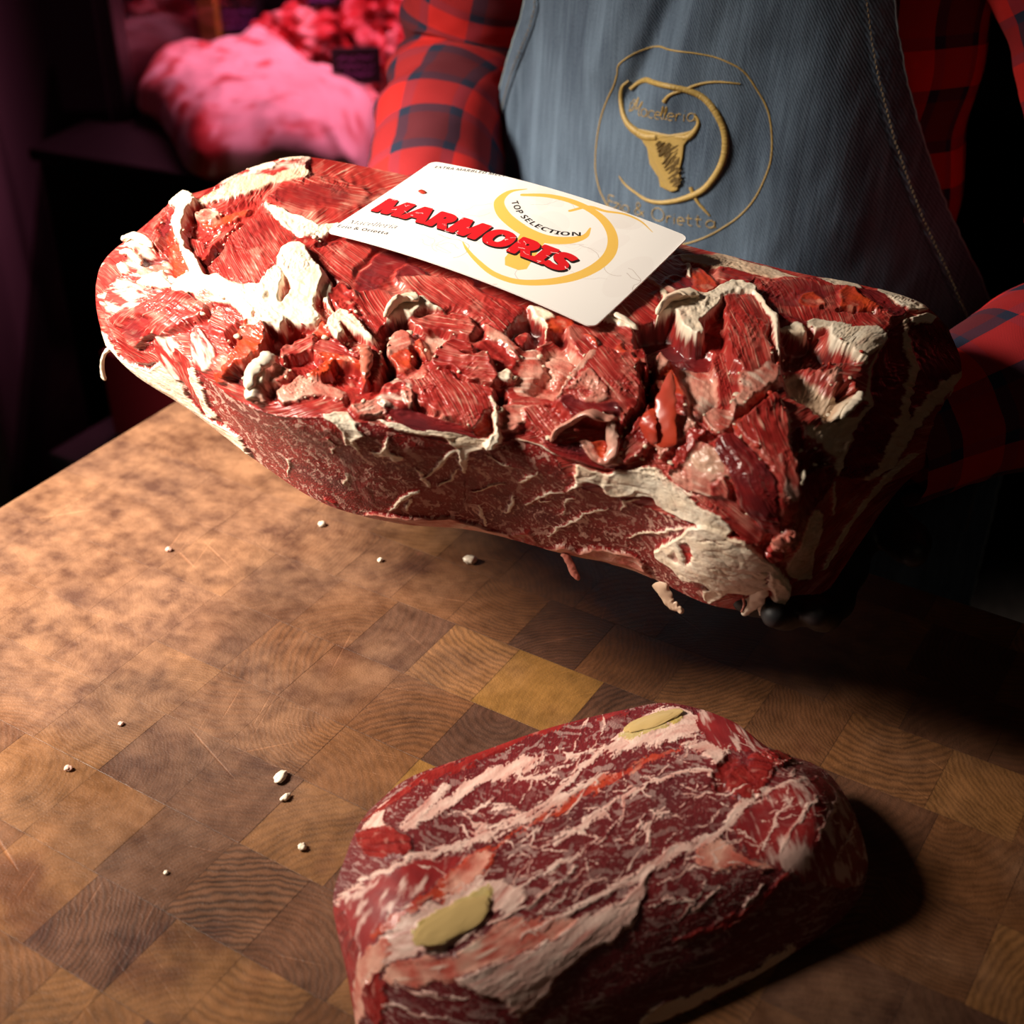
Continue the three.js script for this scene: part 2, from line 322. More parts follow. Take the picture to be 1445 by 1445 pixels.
  height(u, v) {
    const x = clamp(u * this.w - 0.5, 0, this.w - 1.001), y = clamp(v * this.h - 0.5, 0, this.h - 1.001), i = Math.floor(x), j = Math.floor(y), k = j * this.w + i, H = this.H;
    return lerp(lerp(H[k], H[k + 1], x - i), lerp(H[k + this.w], H[k + this.w + 1], x - i), y - j);
  }
  // soften the relief over about r metres
  soften(r) {
    const { w, h } = this;
    for (const [step, n, len, count, stride] of [[1, Math.round(r / this.lx * w), w, h, w], [w, Math.round(r / this.ly * h), h, w, 1]]) {
      if (n < 1) continue;
      const line = new Float32Array(len);
      for (let q = 0; q < count; q++) {
        const at = q * stride; let s = 0, c = 0;
        for (let i = 0; i < len; i++) line[i] = this.H[at + i * step];
        for (let i = 0; i < Math.min(len, n); i++) { s += line[i]; c++; }
        for (let i = 0; i < len; i++) { if (i + n < len) { s += line[i + n]; c++; } if (i - n - 1 >= 0) { s -= line[i - n - 1]; c--; } this.H[at + i * step] = s / c; }
      }
    }
  }
  material(opt = {}) {
    const n = this.w * this.h, color = new Uint8Array(n * 4), bump = new Float32Array(n), rough = new Uint8Array(n * 4);
    for (let k = 0; k < n; k++) {
      for (let b = 0; b < 3; b++) color[k * 4 + b] = toSRGB(clamp(this.C[k * 3 + b]));
      color[k * 4 + 3] = 255; bump[k] = 0.5 + this.fine[k] / 0.004; rough[k * 4 + 1] = 255 * this.rough[k]; rough[k * 4 + 3] = 255;
    }
    const b = new THREE.DataTexture(bump, this.w, this.h, THREE.RedFormat, THREE.FloatType); b.magFilter = THREE.LinearFilter; b.wrapS = b.wrapT = THREE.ClampToEdgeWrapping; b.needsUpdate = true;
    return new THREE.MeshPhysicalMaterial({ map: dataTexture(color, this.w, this.h, true), bumpMap: b, bumpScale: 0.004, roughnessMap: dataTexture(rough, this.w, this.h), roughness: 1, ...opt });
  }
}
// the body: a displaced upper sheet and an underside that closes it
function fleshBody(surface, flesh, nu, nv, drop) {
  const e = 0.004, A = V(), B = V(), C = V(), D = V(), N = V();
  const at = (u, v) => {
    surface(u - e, v, A); surface(u + e, v, B); surface(u, v - e, C); surface(u, v + e, D);
    N.subVectors(B, A).cross(D.sub(C)).normalize();
    return surface(u, v, V()).addScaledVector(N, flesh.height(u, v) * smooth(-0.01, 0.03, Math.min(u, 1 - u, v, 1 - v)));
  };
  const top = grid(nu, nv, at), pos = top.attributes.position, step = 8, mu = nu / step, mv = nv / step;
  const low = grid(mu, mv, (u, v, i, j) => {
    const p = V().fromBufferAttribute(pos, j * step * (nu + 1) + i * step), b = Math.min(u, 1 - u, v, 1 - v);
    return drop(p, u, v, Math.sqrt(1 - (1 - clamp(b / 0.35)) ** 2));
  });
  low.index.array.reverse(); low.computeVertexNormals();
  return [top, low];
}

// ---------------------------------------------------------------- the lit meat case behind
const black = std([0.010, 0.009, 0.010], 0.35), blackMatte = std([0.012, 0.010, 0.012], 0.7);
{
  const displayCase = thing('display_case', 'black glass-sided meat display case glowing pink inside', 'display case', [-0.786, 0, -2.26]);
  displayCase.rotation.y = -0.4181;                                // x along its front, -z away from the viewer
  mesh('cabinet', new RoundedBoxGeometry(1.2, 0.78, 0.95, 3, 0.012).translate(0.60, 0.39, -0.475), black, displayCase);
  mesh('front_ledge', new RoundedBoxGeometry(1.22, 0.024, 0.16, 3, 0.008).translate(0.60, 0.79, -0.075), black, displayCase);
  mesh('deck', new RoundedBoxGeometry(1.14, 0.02, 0.76, 2, 0.006).translate(0.60, 0.785, -0.54), std([0.03, 0.022, 0.025], 0.4), displayCase);
  for (const [x, z, w] of [[0.03, -0.93, 0.05], [1.17, -0.93, 0.05]]) mesh('post', new RoundedBoxGeometry(w, 0.75, w, 2, 0.006).translate(x, 1.155, z), black, displayCase);
  mesh('post', new RoundedBoxGeometry(0.038, 0.75, 0.038, 2, 0.006).translate(0.035, 1.155, -0.20), black, displayCase);
  mesh('canopy', new RoundedBoxGeometry(1.22, 0.06, 0.80, 3, 0.01).translate(0.60, 1.555, -0.56), black, displayCase);
  mesh('added_light_board', new RoundedBoxGeometry(1.22, 0.30, 0.02, 2, 0.006).translate(0.60, 1.375, -0.17), black, displayCase);  // unseen board added to keep the pink light off the block
  const glass = new THREE.MeshPhysicalMaterial({ color: 0xffffff, roughness: 0.03, transmission: 1, thickness: 0, ior: 1.45 });
  mesh('side_glass', new THREE.BoxGeometry(0.008, 0.72, 0.70).translate(0.035, 1.16, -0.56), glass, displayCase);
  mesh('end_panel', new RoundedBoxGeometry(0.02, 0.76, 0.8, 2, 0.005).translate(1.185, 1.16, -0.55), blackMatte, displayCase);
  mesh('added_back_panel', new THREE.BoxGeometry(1.12, 0.74, 0.012).translate(0.60, 1.165, -0.94), blackMatte, displayCase);  // opaque instead of glass, added to stop pink light leaking back
  mesh('lamp_tube', new THREE.CylinderGeometry(0.014, 0.014, 1.0, 16).rotateZ(Math.PI / 2).translate(0.58, 1.512, -0.50), new THREE.MeshStandardMaterial({ color: 0x111111, emissive: new THREE.Color(1, 0.22, 0.45), emissiveIntensity: 4 }), displayCase);
  const glow = new THREE.RectAreaLight(new THREE.Color(1, 0.25, 0.42), 80, 1.0, 0.05); glow.name = 'case_lamp';
  glow.position.set(0.58, 1.49, -0.50); glow.lookAt(displayCase.localToWorld(V(0.58, 0, -0.50))); glow.rotation.set(-Math.PI / 2, 0, 0);
  displayCase.add(glow);
  const brass = std([0.30, 0.20, 0.03], 0.45);
  const frame = thing('mustard_stand', 'mustard yellow upright stand standing at the back of the display case', 'stand', [-0.60, 0.795, -2.80]);
  frame.rotation.y = -0.4181;
  mesh('upright', new RoundedBoxGeometry(0.042, 0.21, 0.02, 2, 0.004).translate(0.02, 0.105, 0), brass, frame);
  mesh('crossbar', new RoundedBoxGeometry(0.62, 0.05, 0.018, 2, 0.004).translate(0.31, 0.225, 0), std([0.34, 0.22, 0.10], 0.5), frame);
  // the pale slab
  const slab = thing('pork_slab', 'large pale fatty slab of meat lying in the pink light of the case', 'meat', [0, 0, 0]);
  const tr = [-0.647, -2.421, -0.650, -2.509, -0.638, -2.606, -0.599, -2.619, -0.565, -2.593, -0.542, -2.650, -0.508, -2.682, -0.479, -2.738, -0.441, -2.700, -0.400, -2.619, -0.358, -2.533, -0.324, -2.476, -0.284, -2.429, -0.234, -2.383, -0.222, -2.257, -0.222, -2.065, -0.258, -2.050, -0.302, -2.056, -0.369, -2.080, -0.433, -2.074, -0.486, -2.080, -0.533, -2.190, -0.587, -2.328, -0.621, -2.375], pts = [];
  for (let i = 0; i < tr.length; i += 2) pts.push(new THREE.Vector2(tr[i], -tr[i + 1]));
  const cen = pts.reduce((s, p) => s.addScaledVector(p, 1 / pts.length), new THREE.Vector2());
  const rim = (t) => { const x = t * pts.length, i = Math.floor(x) % pts.length, a = pts[(i + pts.length - 1) % pts.length], b = pts[i], c = pts[(i + 1) % pts.length], d = pts[(i + 2) % pts.length], f = x - Math.floor(x), k = (n) => 0.5 * (2 * b[n] + (c[n] - a[n]) * f + (2 * a[n] - 5 * b[n] + 4 * c[n] - d[n]) * f * f + (3 * b[n] - a[n] - 3 * c[n] + d[n]) * f * f * f); return [k('x'), k('y')]; };
  const g = grid(120, 48, (u, v) => {
    const [x, y] = rim(u), s = v < 0.75 ? v / 0.75 : 1, drop = v < 0.75 ? 0 : (v - 0.75) / 0.25, k = Math.sqrt(1 - (1 - s) ** 2) * (s < 1 ? 1 : 1 - 0.12 * drop);
    const X = lerp(cen.x, x, s < 1 ? s : 1 - 0.15 * drop), Y = lerp(cen.y, y, s < 1 ? s : 1 - 0.15 * drop);
    return V(X, 0.797 + 0.075 * Math.sqrt(Math.max(0, 1 - s ** 4)) + 0.028 * (1 - drop) + 0.014 * fbm(X * 12, Y * 12, 3) * (1 - drop), -Y);
  });
  g.index.array.reverse(); g.computeVertexNormals();
  const col = new Float32Array(g.attributes.position.count * 3), p = g.attributes.position;
  for (let i = 0; i < p.count; i++) { const x = p.getX(i), z = p.getZ(i), e = Math.hypot(x - cen.x, z + cen.y), k = clamp(0.9 * smooth(0.05, 0.4, fbm(x * 11 + 2, z * 11 + 7, 4) + 0.12) * smooth(0.08, 0.3, e) + 0.35 * smooth(0.25, 0.7, fbm(x * 24, z * 24 + 3, 3)) + 0.8 * smooth(0.0, 0.12, fbm(x * 18 + 5, z * 18, 2) + 1.6 * (-0.57 - x))); col.set([lerp(0.78, 0.5, k), lerp(0.60, 0.05, k), lerp(0.58, 0.05, k)], i * 3); }
  g.setAttribute('color', new THREE.BufferAttribute(col, 3));
  mesh('fat_face', g, new THREE.MeshStandardMaterial({ vertexColors: true, roughness: 0.5 }), slab);
  // the dark red joints behind it
  const joint = (name, label, x, y, z, r, squash, seed, pale) => {
    const gg = lump(r, seed, squash, 0.5, 24), q = gg.attributes.position, cc = new Float32Array(q.count * 3);
    for (let i = 0; i < q.count; i++) { const k = smooth(0.0 - pale, 0.55 - pale, fbm(q.getX(i) * 24 + seed, q.getY(i) * 24 + q.getZ(i) * 14, 3)); cc.set([lerp(0.42, 0.75, k), lerp(0.02, 0.4, k), lerp(0.022, 0.36, k)], i * 3); }
    gg.setAttribute('color', new THREE.BufferAttribute(cc, 3));
    return tag(mesh(name, gg, new THREE.MeshStandardMaterial({ vertexColors: true, roughness: 0.4 })), label, 'meat').position.set(x, y, z);
  };
  joint('meat_joint', 'bright red joint of meat behind the pale slab in the pink case', -0.405, 0.845, -2.71, 0.075, [1.15, 0.95, 0.9], 3, 0.05);
  joint('meat_joint', 'magenta heap of meat at the top of the case beside the red plaid sleeve', -0.255, 0.86, -2.86, 0.085, [1.15, 1, 1], 8, -0.02);
  joint('meat_joint', 'small pink chop lying under the right price sign in the case', -0.275, 0.83, -2.40, 0.040, [1.2, 0.7, 0.9], 14, 0.25);
  joint('meat_joint', 'dark red cut leaning against the plaid sleeve in the case', -0.195, 0.85, -2.52, 0.062, [0.8, 1.05, 0.9], 19, 0.08);
  // handwritten price signs: black plates with violet scribble on wire stalks
  const canvas = document.createElement('canvas'); canvas.width = 256; canvas.height = 192;
  const cx = canvas.getContext('2d'); cx.fillStyle = '#0b0710'; cx.fillRect(0, 0, 256, 192); cx.strokeStyle = '#8a4aa0'; cx.lineWidth = 7; cx.lineCap = 'round';
  const r = rng(5);
  for (let l = 0; l < 3; l++) { cx.beginPath(); for (let x = 30; x < 226; x += 9) { const y = 50 + l * 46 + (r() - 0.5) * 30; x === 30 ? cx.moveTo(x, y) : cx.lineTo(x, y); } cx.stroke(); }
  const print = new THREE.CanvasTexture(canvas); print.colorSpace = THREE.SRGBColorSpace;
  const plate = new THREE.MeshStandardMaterial({ map: print, roughness: 0.6 });
  const sign = (label, x, y, z, w, h) => {
    const s = thing('price_sign', label, 'sign', [x, y, z], 'price signs in the display case');
    s.rotation.y = 0.12;
    mesh('plate', new RoundedBoxGeometry(w, h, 0.004, 2, 0.0018), blackMatte, s);
    mesh('writing', new THREE.PlaneGeometry(w * 0.96, h * 0.94).translate(0, 0, 0.0026), plate, s);
    mesh('stalk', new THREE.CylinderGeometry(0.003, 0.003, 0.11, 8).translate(-w * 0.2, -h / 2 - 0.05, 0), black, s);
  };
  sign('black price sign with violet scribble in front of the yellow frame', -0.535, 0.852, -2.85, 0.088, 0.064);
  sign('black price sign with violet scribble beside the red plaid sleeve', -0.259, 0.902, -2.371, 0.082, 0.06);
  sign('black price sign cut by the top edge of the picture', -0.372, 0.905, -2.843, 0.085, 0.06);
  // low shelf in the dark between case and block
  const shelf = thing('low_shelf', 'dark low shelf standing on the floor between case and block', 'shelf', [-0.50, 0, -1.86]);
  shelf.rotation.y = 1.02;
  mesh('board', new RoundedBoxGeometry(0.34, 0.03, 0.22, 2, 0.006).translate(0, 0.50, 0), blackMatte, shelf);
  for (const x of [-0.14, 0.14]) mesh('leg', new RoundedBoxGeometry(0.035, 0.485, 0.2, 2, 0.006).translate(x, 0.2425, 0), blackMatte, shelf);
  const crate = thing('crimson_crate', 'crimson crate half hidden behind the corner of the block', 'crate', [-0.475, 0.515, -1.87]);
  crate.rotation.y = 1.02;
  const cm = std([0.20, 0.006, 0.015], 0.6);
  mesh('base', new RoundedBoxGeometry(0.2, 0.012, 0.16, 2, 0.004).translate(0, 0.006, 0), cm, crate);
  for (const [x, z, w, d] of [[0, 0.076, 0.2, 0.008], [0, -0.076, 0.2, 0.008], [0.096, 0, 0.008, 0.152], [-0.096, 0, 0.008, 0.152]]) mesh('side_panel', new RoundedBoxGeometry(w, 0.13, d, 2, 0.003).translate(x, 0.073, z), cm, crate);
}

// ---------------------------------------------------------------- the butcher block: end-grain blocks glued in strips
const blockTable = thing('butcher_block', 'big worn end-grain wooden butcher block with dark scuffed top', 'table', [-0.29145, 0, -1.31883]);
blockTable.rotation.y = -0.55420;                                  // x runs along the far edge, z towards the viewer
{
  const LX = 1.12, LZ = 0.84, TOP = 0.9, r = rng(21);
  // strips of blocks; joints that can be read in the wood are given, the others fall where they may
  const lines = [0, 0.0405, 0.107, 0.1735, 0.2405, 0.311, 0.381, 0.440, 0.508, 0.576, 0.640, 0.707, 0.775, 0.84];
  const known = { 4: [0.499, 0.573], 5: [0.437, 0.503, 0.558], 6: [0.376, 0.437, 0.502, 0.523], 7: [0.318, 0.380, 0.446], 8: [0.318, 0.382, 0.443, 0.506, 0.571], 9: [0.320, 0.388, 0.455, 0.508, 0.562], 10: [0.361, 0.421, 0.455, 0.491, 0.55] };
  const cells = [];
  for (let k = 0; k + 1 < lines.length; k++) {
    const cuts = [...(known[k] ?? [0.2 + 0.06 * r()])];
    while (cuts[0] > 0.09) cuts.unshift(cuts[0] - 0.055 - 0.02 * r());
    cuts[0] < 0.03 ? (cuts[0] = 0) : cuts.unshift(0);
    while (cuts[cuts.length - 1] < LX - 0.09) cuts.push(cuts[cuts.length - 1] + 0.055 + 0.02 * r());
    cuts.push(LX);
    for (let i = 0; i + 1 < cuts.length; i++) cells.push({ x0: cuts[i], x1: cuts[i + 1], z0: lines[k], z1: lines[k + 1], k, i });
  }
  const tones = [[0.25, 0.105, 0.036], [0.20, 0.082, 0.031], [0.155, 0.064, 0.029], [0.31, 0.14, 0.046], [0.22, 0.088, 0.030], [0.13, 0.056, 0.030]];
  for (const c of cells) {
    c.tone = tones[Math.floor(r() * tones.length)]; c.gold = 0;
    const a = r() * 6.283, dist = 0.02 + 0.11 * r(); c.cx = (c.x0 + c.x1) / 2 + Math.cos(a) * dist; c.cz = (c.z0 + c.z1) / 2 + Math.sin(a) * dist; c.ring = 0.0028 + 0.0035 * r(); c.con = 0.15 + 0.4 * r(); c.seed = r() * 50;
    const is = (x, z) => c.x0 < x && x < c.x1 && c.z0 < z && z < c.z1;
    if (is(0.475, 0.545)) Object.assign(c, { tone: [0.20, 0.088, 0.04], cx: 0.55, cz: 0.66, ring: 0.0050, con: 0.85 });
    if (is(0.41, 0.545)) Object.assign(c, { tone: [0.17, 0.075, 0.036], cx: 0.9, cz: 0.72, ring: 0.0035, con: 0.3 });
    if (is(0.42, 0.61)) Object.assign(c, { tone: [0.16, 0.068, 0.034], cx: 0.33, cz: 0.66, ring: 0.0036, con: 0.6 });
    if (is(0.35, 0.54) || is(0.34, 0.6)) Object.assign(c, { tone: [0.30, 0.13, 0.040], con: 0.15 });
    if (is(0.48, 0.66)) Object.assign(c, { tone: [0.31, 0.135, 0.042], con: 0.2 });
    if (is(0.535, 0.27) || is(0.51, 0.39)) Object.assign(c, { tone: [0.34, 0.165, 0.036], con: 0.12 });
    if (is(0.5, 0.2) || is(0.6, 0.27)) Object.assign(c, { tone: [0.12, 0.05, 0.024], con: 0.5 });
  }
  const W = 2048, H = 1536, data = new Uint8Array(W * H * 4), rough = new Uint8Array(W * H * 4), bump = new Float32Array(W * H);
  const owner = (x, z) => { for (const c of cells) if (x >= c.x0 && x < c.x1 && z >= c.z0 && z < c.z1) return c; return cells[0]; };
  let cur = cells[0];
  for (let j = 0; j < H; j++) for (let i = 0; i < W; i++) {
    const x = (i + 0.5) / W * LX, z = (j + 0.5) / H * LZ, k = j * W + i;
    if (!(x >= cur.x0 && x < cur.x1 && z >= cur.z0 && z < cur.z1)) cur = owner(x, z);
    const c = cur, wob = 0.0026 * noise(x * 30 + c.seed, z * 30) + 0.0012 * noise(x * 130, z * 130 + c.seed), q = Math.hypot(x - c.cx, z - c.cz) + wob;
    const ph = q / c.ring, ring = Math.pow(0.5 + 0.5 * Math.sin(6.283 * ph + 2.6 * noise(ph * 0.5, c.seed) + 0.5 * noise(x * 160, z * 160)), 1.4), ray = noise(Math.atan2(z - c.cz, x - c.cx) * 160 * (Math.hypot(x - c.cx, z - c.cz) + 0.02) / 0.1, q * 60);
    const speck = noise(x * 900, z * 900), mott = fbm(x * 16 + 3, z * 16, 4), fine = fbm(x * 75 + c.seed * 0.02, z * 75, 4);
    let m = 0.86 + 0.34 * mott + 0.30 * fine + 0.07 * speck + 0.07 * ray - c.con * 0.75 * (ring - 0.35);
    let R = c.tone[0] * m, G = c.tone[1] * m, B = c.tone[2] * m;
    // scuffed, dry far end; oil-dark orange middle with some cast shade painted in
    const worn = clamp(smooth(0.52, 0.2, x + 0.12 * fbm(x * 7, z * 7, 3)) * smooth(0.66, 0.42, z + 0.1 * noise(x * 9, z * 9)) + 0.6 * smooth(0.0, 0.4, fbm(x * 6 + 8, z * 6, 4)) * smooth(0.66, 0.36, z));
    const pale = clamp(0.52 + 0.8 * fbm(x * 26 + 1, z * 44, 5) + 0.5 * fine + 0.35 * mott + 0.25 * noise(x * 260, z * 700) * noise(x * 20, z * 20));
    R = lerp(R, lerp(0.085, 0.30, pale), worn * 0.86); G = lerp(G, lerp(0.034, 0.155, pale), worn * 0.86); B = lerp(B, lerp(0.018, 0.078, pale), worn * 0.86);
    const oilAndShade = 1 - 0.34 * smooth(-0.15, 0.3, fbm(x * 5 + 2, z * 5 - 3, 4) + 0.9 * (smooth(0.16, 0.4, x) - 0.45) * smooth(0.66, 0.4, z)); R *= oilAndShade; G *= oilAndShade * 0.97; B *= oilAndShade * 0.92;  // dark oil tone, plus shade by the held cut put into the colour
    // knife scratches, short and long, in many directions
    let s = 0;
    for (const [a, f, g] of [[0.35, 420, 9], [1.25, 520, 11], [2.3, 460, 8], [2.85, 600, 13]]) { const u = x * Math.cos(a) + z * Math.sin(a), v = -x * Math.sin(a) + z * Math.cos(a); s = Math.max(s, smooth(0.6, 0.85, noise(v * f + 7 * a, u * g)) * smooth(0.1, 0.5, noise(x * 9 + a * 9, z * 9))); }
    const lift = 1 + 0.5 * s; R *= lift; G *= lift; B *= lift * 1.1;
    // blood and water stains
    const st = smooth(0.28, 0.6, fbm(x * 9 - 4, z * 9 + 6, 4)); R *= 1 - 0.45 * st; G *= 1 - 0.56 * st; B *= 1 - 0.55 * st;
    const spot = smooth(0.62, 0.8, fbm(x * 26 + 40, z * 26, 3)); R = lerp(R, 0.14, spot * 0.7); G = lerp(G, 0.042, spot * 0.7); B = lerp(B, 0.022, spot * 0.7);
    const edge = Math.min(x - c.x0, c.x1 - x, z - c.z0, c.z1 - z), joint = (1 - worn * 0.9) * (0.55 + 0.45 * noise(x * 40, z * 40)) * smooth(0.0009, 0.0002, edge); R *= 1 - 0.45 * joint; G *= 1 - 0.45 * joint; B *= 1 - 0.4 * joint;
    data[k * 4] = toSRGB(clamp(R)); data[k * 4 + 1] = toSRGB(clamp(G)); data[k * 4 + 2] = toSRGB(clamp(B)); data[k * 4 + 3] = 255;
    rough[k * 4 + 1] = 255 * clamp(0.5 + 0.12 * fbm(x * 12 + 9, z * 12, 3) + 0.1 * fine + 0.1 * worn - 0.14 * smooth(0.2, 0.5, fbm(x * 5, z * 5 + 4, 3)), 0.25, 0.9); rough[k * 4 + 3] = 255;
    bump[k] = 0.5 + 0.16 * fine + 0.1 * speck - 0.16 * s + 0.12 * c.con * ring;
  }
  const bt = new THREE.DataTexture(bump, W, H, THREE.RedFormat, THREE.FloatType); bt.magFilter = THREE.LinearFilter; bt.needsUpdate = true;
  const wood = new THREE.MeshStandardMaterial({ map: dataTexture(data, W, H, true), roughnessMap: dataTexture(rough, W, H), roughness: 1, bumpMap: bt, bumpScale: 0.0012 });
  for (const c of cells) {
    const gap = 0.00002, ch = 0.00014, y = TOP + 0.00016 * (r() - 0.5), x0 = c.x0 + gap, x1 = c.x1 - gap, z0 = c.z0 + gap, z1 = c.z1 - gap, y0 = TOP - 0.24;
    const far = c.z0 === 0 ? 0.004 : ch, left = c.x0 === 0 ? 0.004 : ch, pos = [], uv = [], idx = [];
    const rings = [[x0 + left, x1 - ch, z0 + far, z1 - ch, y], [x0 + left * 0.3, x1 - ch * 0.3, z0 + far * 0.3, z1 - ch * 0.3, y - 0.3 * Math.max(far, left, ch)], [x0, x1, z0, z1, y - Math.max(far, left, ch)], [x0, x1, z0, z1, y0]];
    const quad = (a, b, d, e) => { const n = pos.length / 3; for (const p of [a, b, d, e]) { pos.push(...p); uv.push(clamp((p[0] + (p[1] - TOP) * 0.4) / LX, 0.002, 0.998), clamp((p[2] + (p[1] - TOP) * 0.4) / LZ, 0.002, 0.998)); } idx.push(n, n + 1, n + 2, n, n + 2, n + 3); };
    const corner = ([a, b, d, e, h]) => [[a, h, e], [b, h, e], [b, h, d], [a, h, d]];
    const tops = rings.map(corner);
    quad(...tops[0]);
    for (let q = 0; q < 3; q++) for (let e = 0; e < 4; e++) quad(tops[q + 1][e], tops[q + 1][(e + 1) % 4], tops[q][(e + 1) % 4], tops[q][e]);
    const g = new THREE.BufferGeometry();
    g.setAttribute('position', new THREE.Float32BufferAttribute(pos, 3)); g.setAttribute('uv', new THREE.Float32BufferAttribute(uv, 2)); g.setIndex(idx); g.computeVertexNormals();
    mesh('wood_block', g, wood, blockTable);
  }
  const beam = std([0.07, 0.03, 0.014], 0.7);
  mesh('apron_frame', mergeGeometries([new THREE.BoxGeometry(LX - 0.06, 0.1, 0.04).translate(LX / 2, 0.61, 0.05), new THREE.BoxGeometry(LX - 0.06, 0.1, 0.04).translate(LX / 2, 0.61, LZ - 0.05), new THREE.BoxGeometry(0.04, 0.1, LZ - 0.14).translate(0.05, 0.61, LZ / 2), new THREE.BoxGeometry(0.04, 0.1, LZ - 0.14).translate(LX - 0.05, 0.61, LZ / 2)]), beam, blockTable);
  for (const [x, z] of [[0.08, 0.08], [LX - 0.08, 0.08], [0.08, LZ - 0.08], [LX - 0.08, LZ - 0.08]]) mesh('leg', new RoundedBoxGeometry(0.1, 0.66, 0.1, 2, 0.008).translate(x, 0.33, z), beam, blockTable);
}

// ---------------------------------------------------------------- the butcher: x to the viewer's right along the block, z towards the block
const person = thing('person', 'person in a red plaid shirt and denim apron holding up the big beef cut', 'person', [0.1633, 0, -1.2138]);
person.rotation.y = -0.55420;
const bib = (s, y) => {                                            // how far the apron's front stands out
  const fold = (x0, y0, x1, y1, w, d) => { const t = clamp(((s - x0) * (x1 - x0) + (y - y0) * (y1 - y0)) / ((x1 - x0) ** 2 + (y1 - y0) ** 2)), e = Math.hypot(s - x0 - t * (x1 - x0), y - y0 - t * (y1 - y0)); return d * Math.exp(-e * e / (w * w)); };
  return -(s > 0 ? 3.4 : 1.5) * s * s + 0.09 * Math.max(0, 1.2 - y) - (y > 1.2 ? 0.12 * (y - 1.2) : 0)
    + fold(-0.022, 1.34, -0.075, 1.20, 0.013, -0.012) + fold(-0.075, 1.34, -0.115, 1.22, 0.018, 0.006) + fold(0.0, 1.34, -0.03, 1.215, 0.02, 0.007)
    + fold(0.052, 1.25, 0.035, 1.06, 0.022, -0.004) + fold(-0.2, 1.30, -0.235, 1.08, 0.012, -0.004) + fold(-0.235, 1.20, -0.26, 1.05, 0.008, 0.003) + fold(0.08, 1.33, 0.13, 1.12, 0.03, 0.004)
    + 0.0012 * noise(s * 24, y * 9) + 0.0006 * noise(s * 70, y * 30);
};
const tartan = (() => {
  const W = 1024, d = new Uint8Array(W * W * 4), b = new Float32Array(W * W);
  const stripe = (t) => { t = (t - Math.floor(t)) * 0.09; return t < 0.034 ? [0.72, 0.014, 0.012] : t < 0.045 ? [0.012, 0.020, 0.055] : t < 0.079 ? [0.13, 0.008, 0.018] : [0.012, 0.020, 0.055]; };
  for (let j = 0; j < W; j++) for (let i = 0; i < W; i++) {
    const a = stripe(i / W * 2), c = stripe(j / W * 2), tw = ((i + j) % 8) < 4 ? 0.62 : 0.38, n = 0.92 + 0.12 * noise(i * 0.35, j * 0.35), k = (j * W + i) * 4;
    for (let q = 0; q < 3; q++) d[k + q] = toSRGB(clamp((a[q] * tw + c[q] * (1 - tw)) * n));
    d[k + 3] = 255; b[j * W + i] = 0.5 + 0.3 * Math.sin((i + j) * 0.785) * 0.5 + 0.2 * noise(i * 0.4, j * 0.4);
  }
  const map = dataTexture(d, W, W, true); map.wrapS = map.wrapT = THREE.RepeatWrapping;
  const bt = new THREE.DataTexture(b, W, W, THREE.RedFormat, THREE.FloatType); bt.wrapS = bt.wrapT = THREE.RepeatWrapping; bt.magFilter = THREE.LinearFilter; bt.needsUpdate = true;
  return new THREE.MeshPhysicalMaterial({ map, bumpMap: bt, bumpScale: 0.0005, roughness: 0.85, sheen: 0.4, sheenColor: new THREE.Color(0.5, 0.1, 0.08), sheenRoughness: 0.6 });
})();
const denim = (() => {                                             // uv covers 0.72 m x 0.9 m
  const W = 1536, H = 2048, d = new Uint8Array(W * H * 4), b = new Float32Array(W * H);
  for (let j = 0; j < H; j++) for (let i = 0; i < W; i++) {
    const x = i / W * 0.72, y = j / H * 0.9, k = j * W + i, tw = Math.sin((x * 0.86 + y * 0.5) * 6.283 / 0.0021 + 0.8 * noise(x * 300, y * 300)), slub = noise(x * 420, y * 22), wash = fbm(x * 16, y * 7, 4), yarn = noise(x * 1100, y * 500);
    const streak = smooth(0.1, 0.7, noise(x * 34 + 5, y * 3.2) + 0.5 * noise(x * 90, y * 6)), v = clamp(0.5 + 0.34 * wash + 0.16 * slub + 0.26 * tw + 0.16 * yarn + 0.22 * streak);
    d.set([toSRGB(lerp(0.007, 0.155, v)), toSRGB(lerp(0.017, 0.225, v)), toSRGB(lerp(0.042, 0.31, v)), 255], k * 4);
    b[k] = 0.5 + 0.3 * tw + 0.15 * yarn + 0.1 * slub;
  }
  const map = dataTexture(d, W, H, true), bt = new THREE.DataTexture(b, W, H, THREE.RedFormat, THREE.FloatType); bt.magFilter = THREE.LinearFilter; bt.needsUpdate = true;
  return new THREE.MeshStandardMaterial({ map, bumpMap: bt, bumpScale: 0.0006, roughness: 0.88, side: THREE.DoubleSide });
})();
const edge = (list) => (y) => { const n = list.length / 2; for (let i = 0; i + 1 < n; i++) { const a = list[i * 2 + 1], b = list[i * 2 + 3]; if (y <= a && y >= b) return lerp(list[i * 2], list[i * 2 + 2], (a - y) / (a - b)); } return y > list[1] ? list[0] : list[n * 2 - 2]; };
const bibLeft = edge([-0.2431, 1.2836, -0.2285, 1.2490, -0.2354, 1.2276, -0.2469, 1.2042, -0.2734, 1.1465, -0.2933, 1.1022, -0.3033, 1.0790, -0.2965, 1.0554, -0.2804, 1.0165, -0.2602, 0.9634, -0.2365, 0.8947]), bibRight = edge([0.1232, 1.3323, 0.1336, 1.2991, 0.1406, 1.2707, 0.1482, 1.2443, 0.1679, 1.1855, 0.1969, 1.1101, 0.2187, 1.0605, 0.2394, 1.0075, 0.2600, 0.9468, 0.2751, 0.8924]);
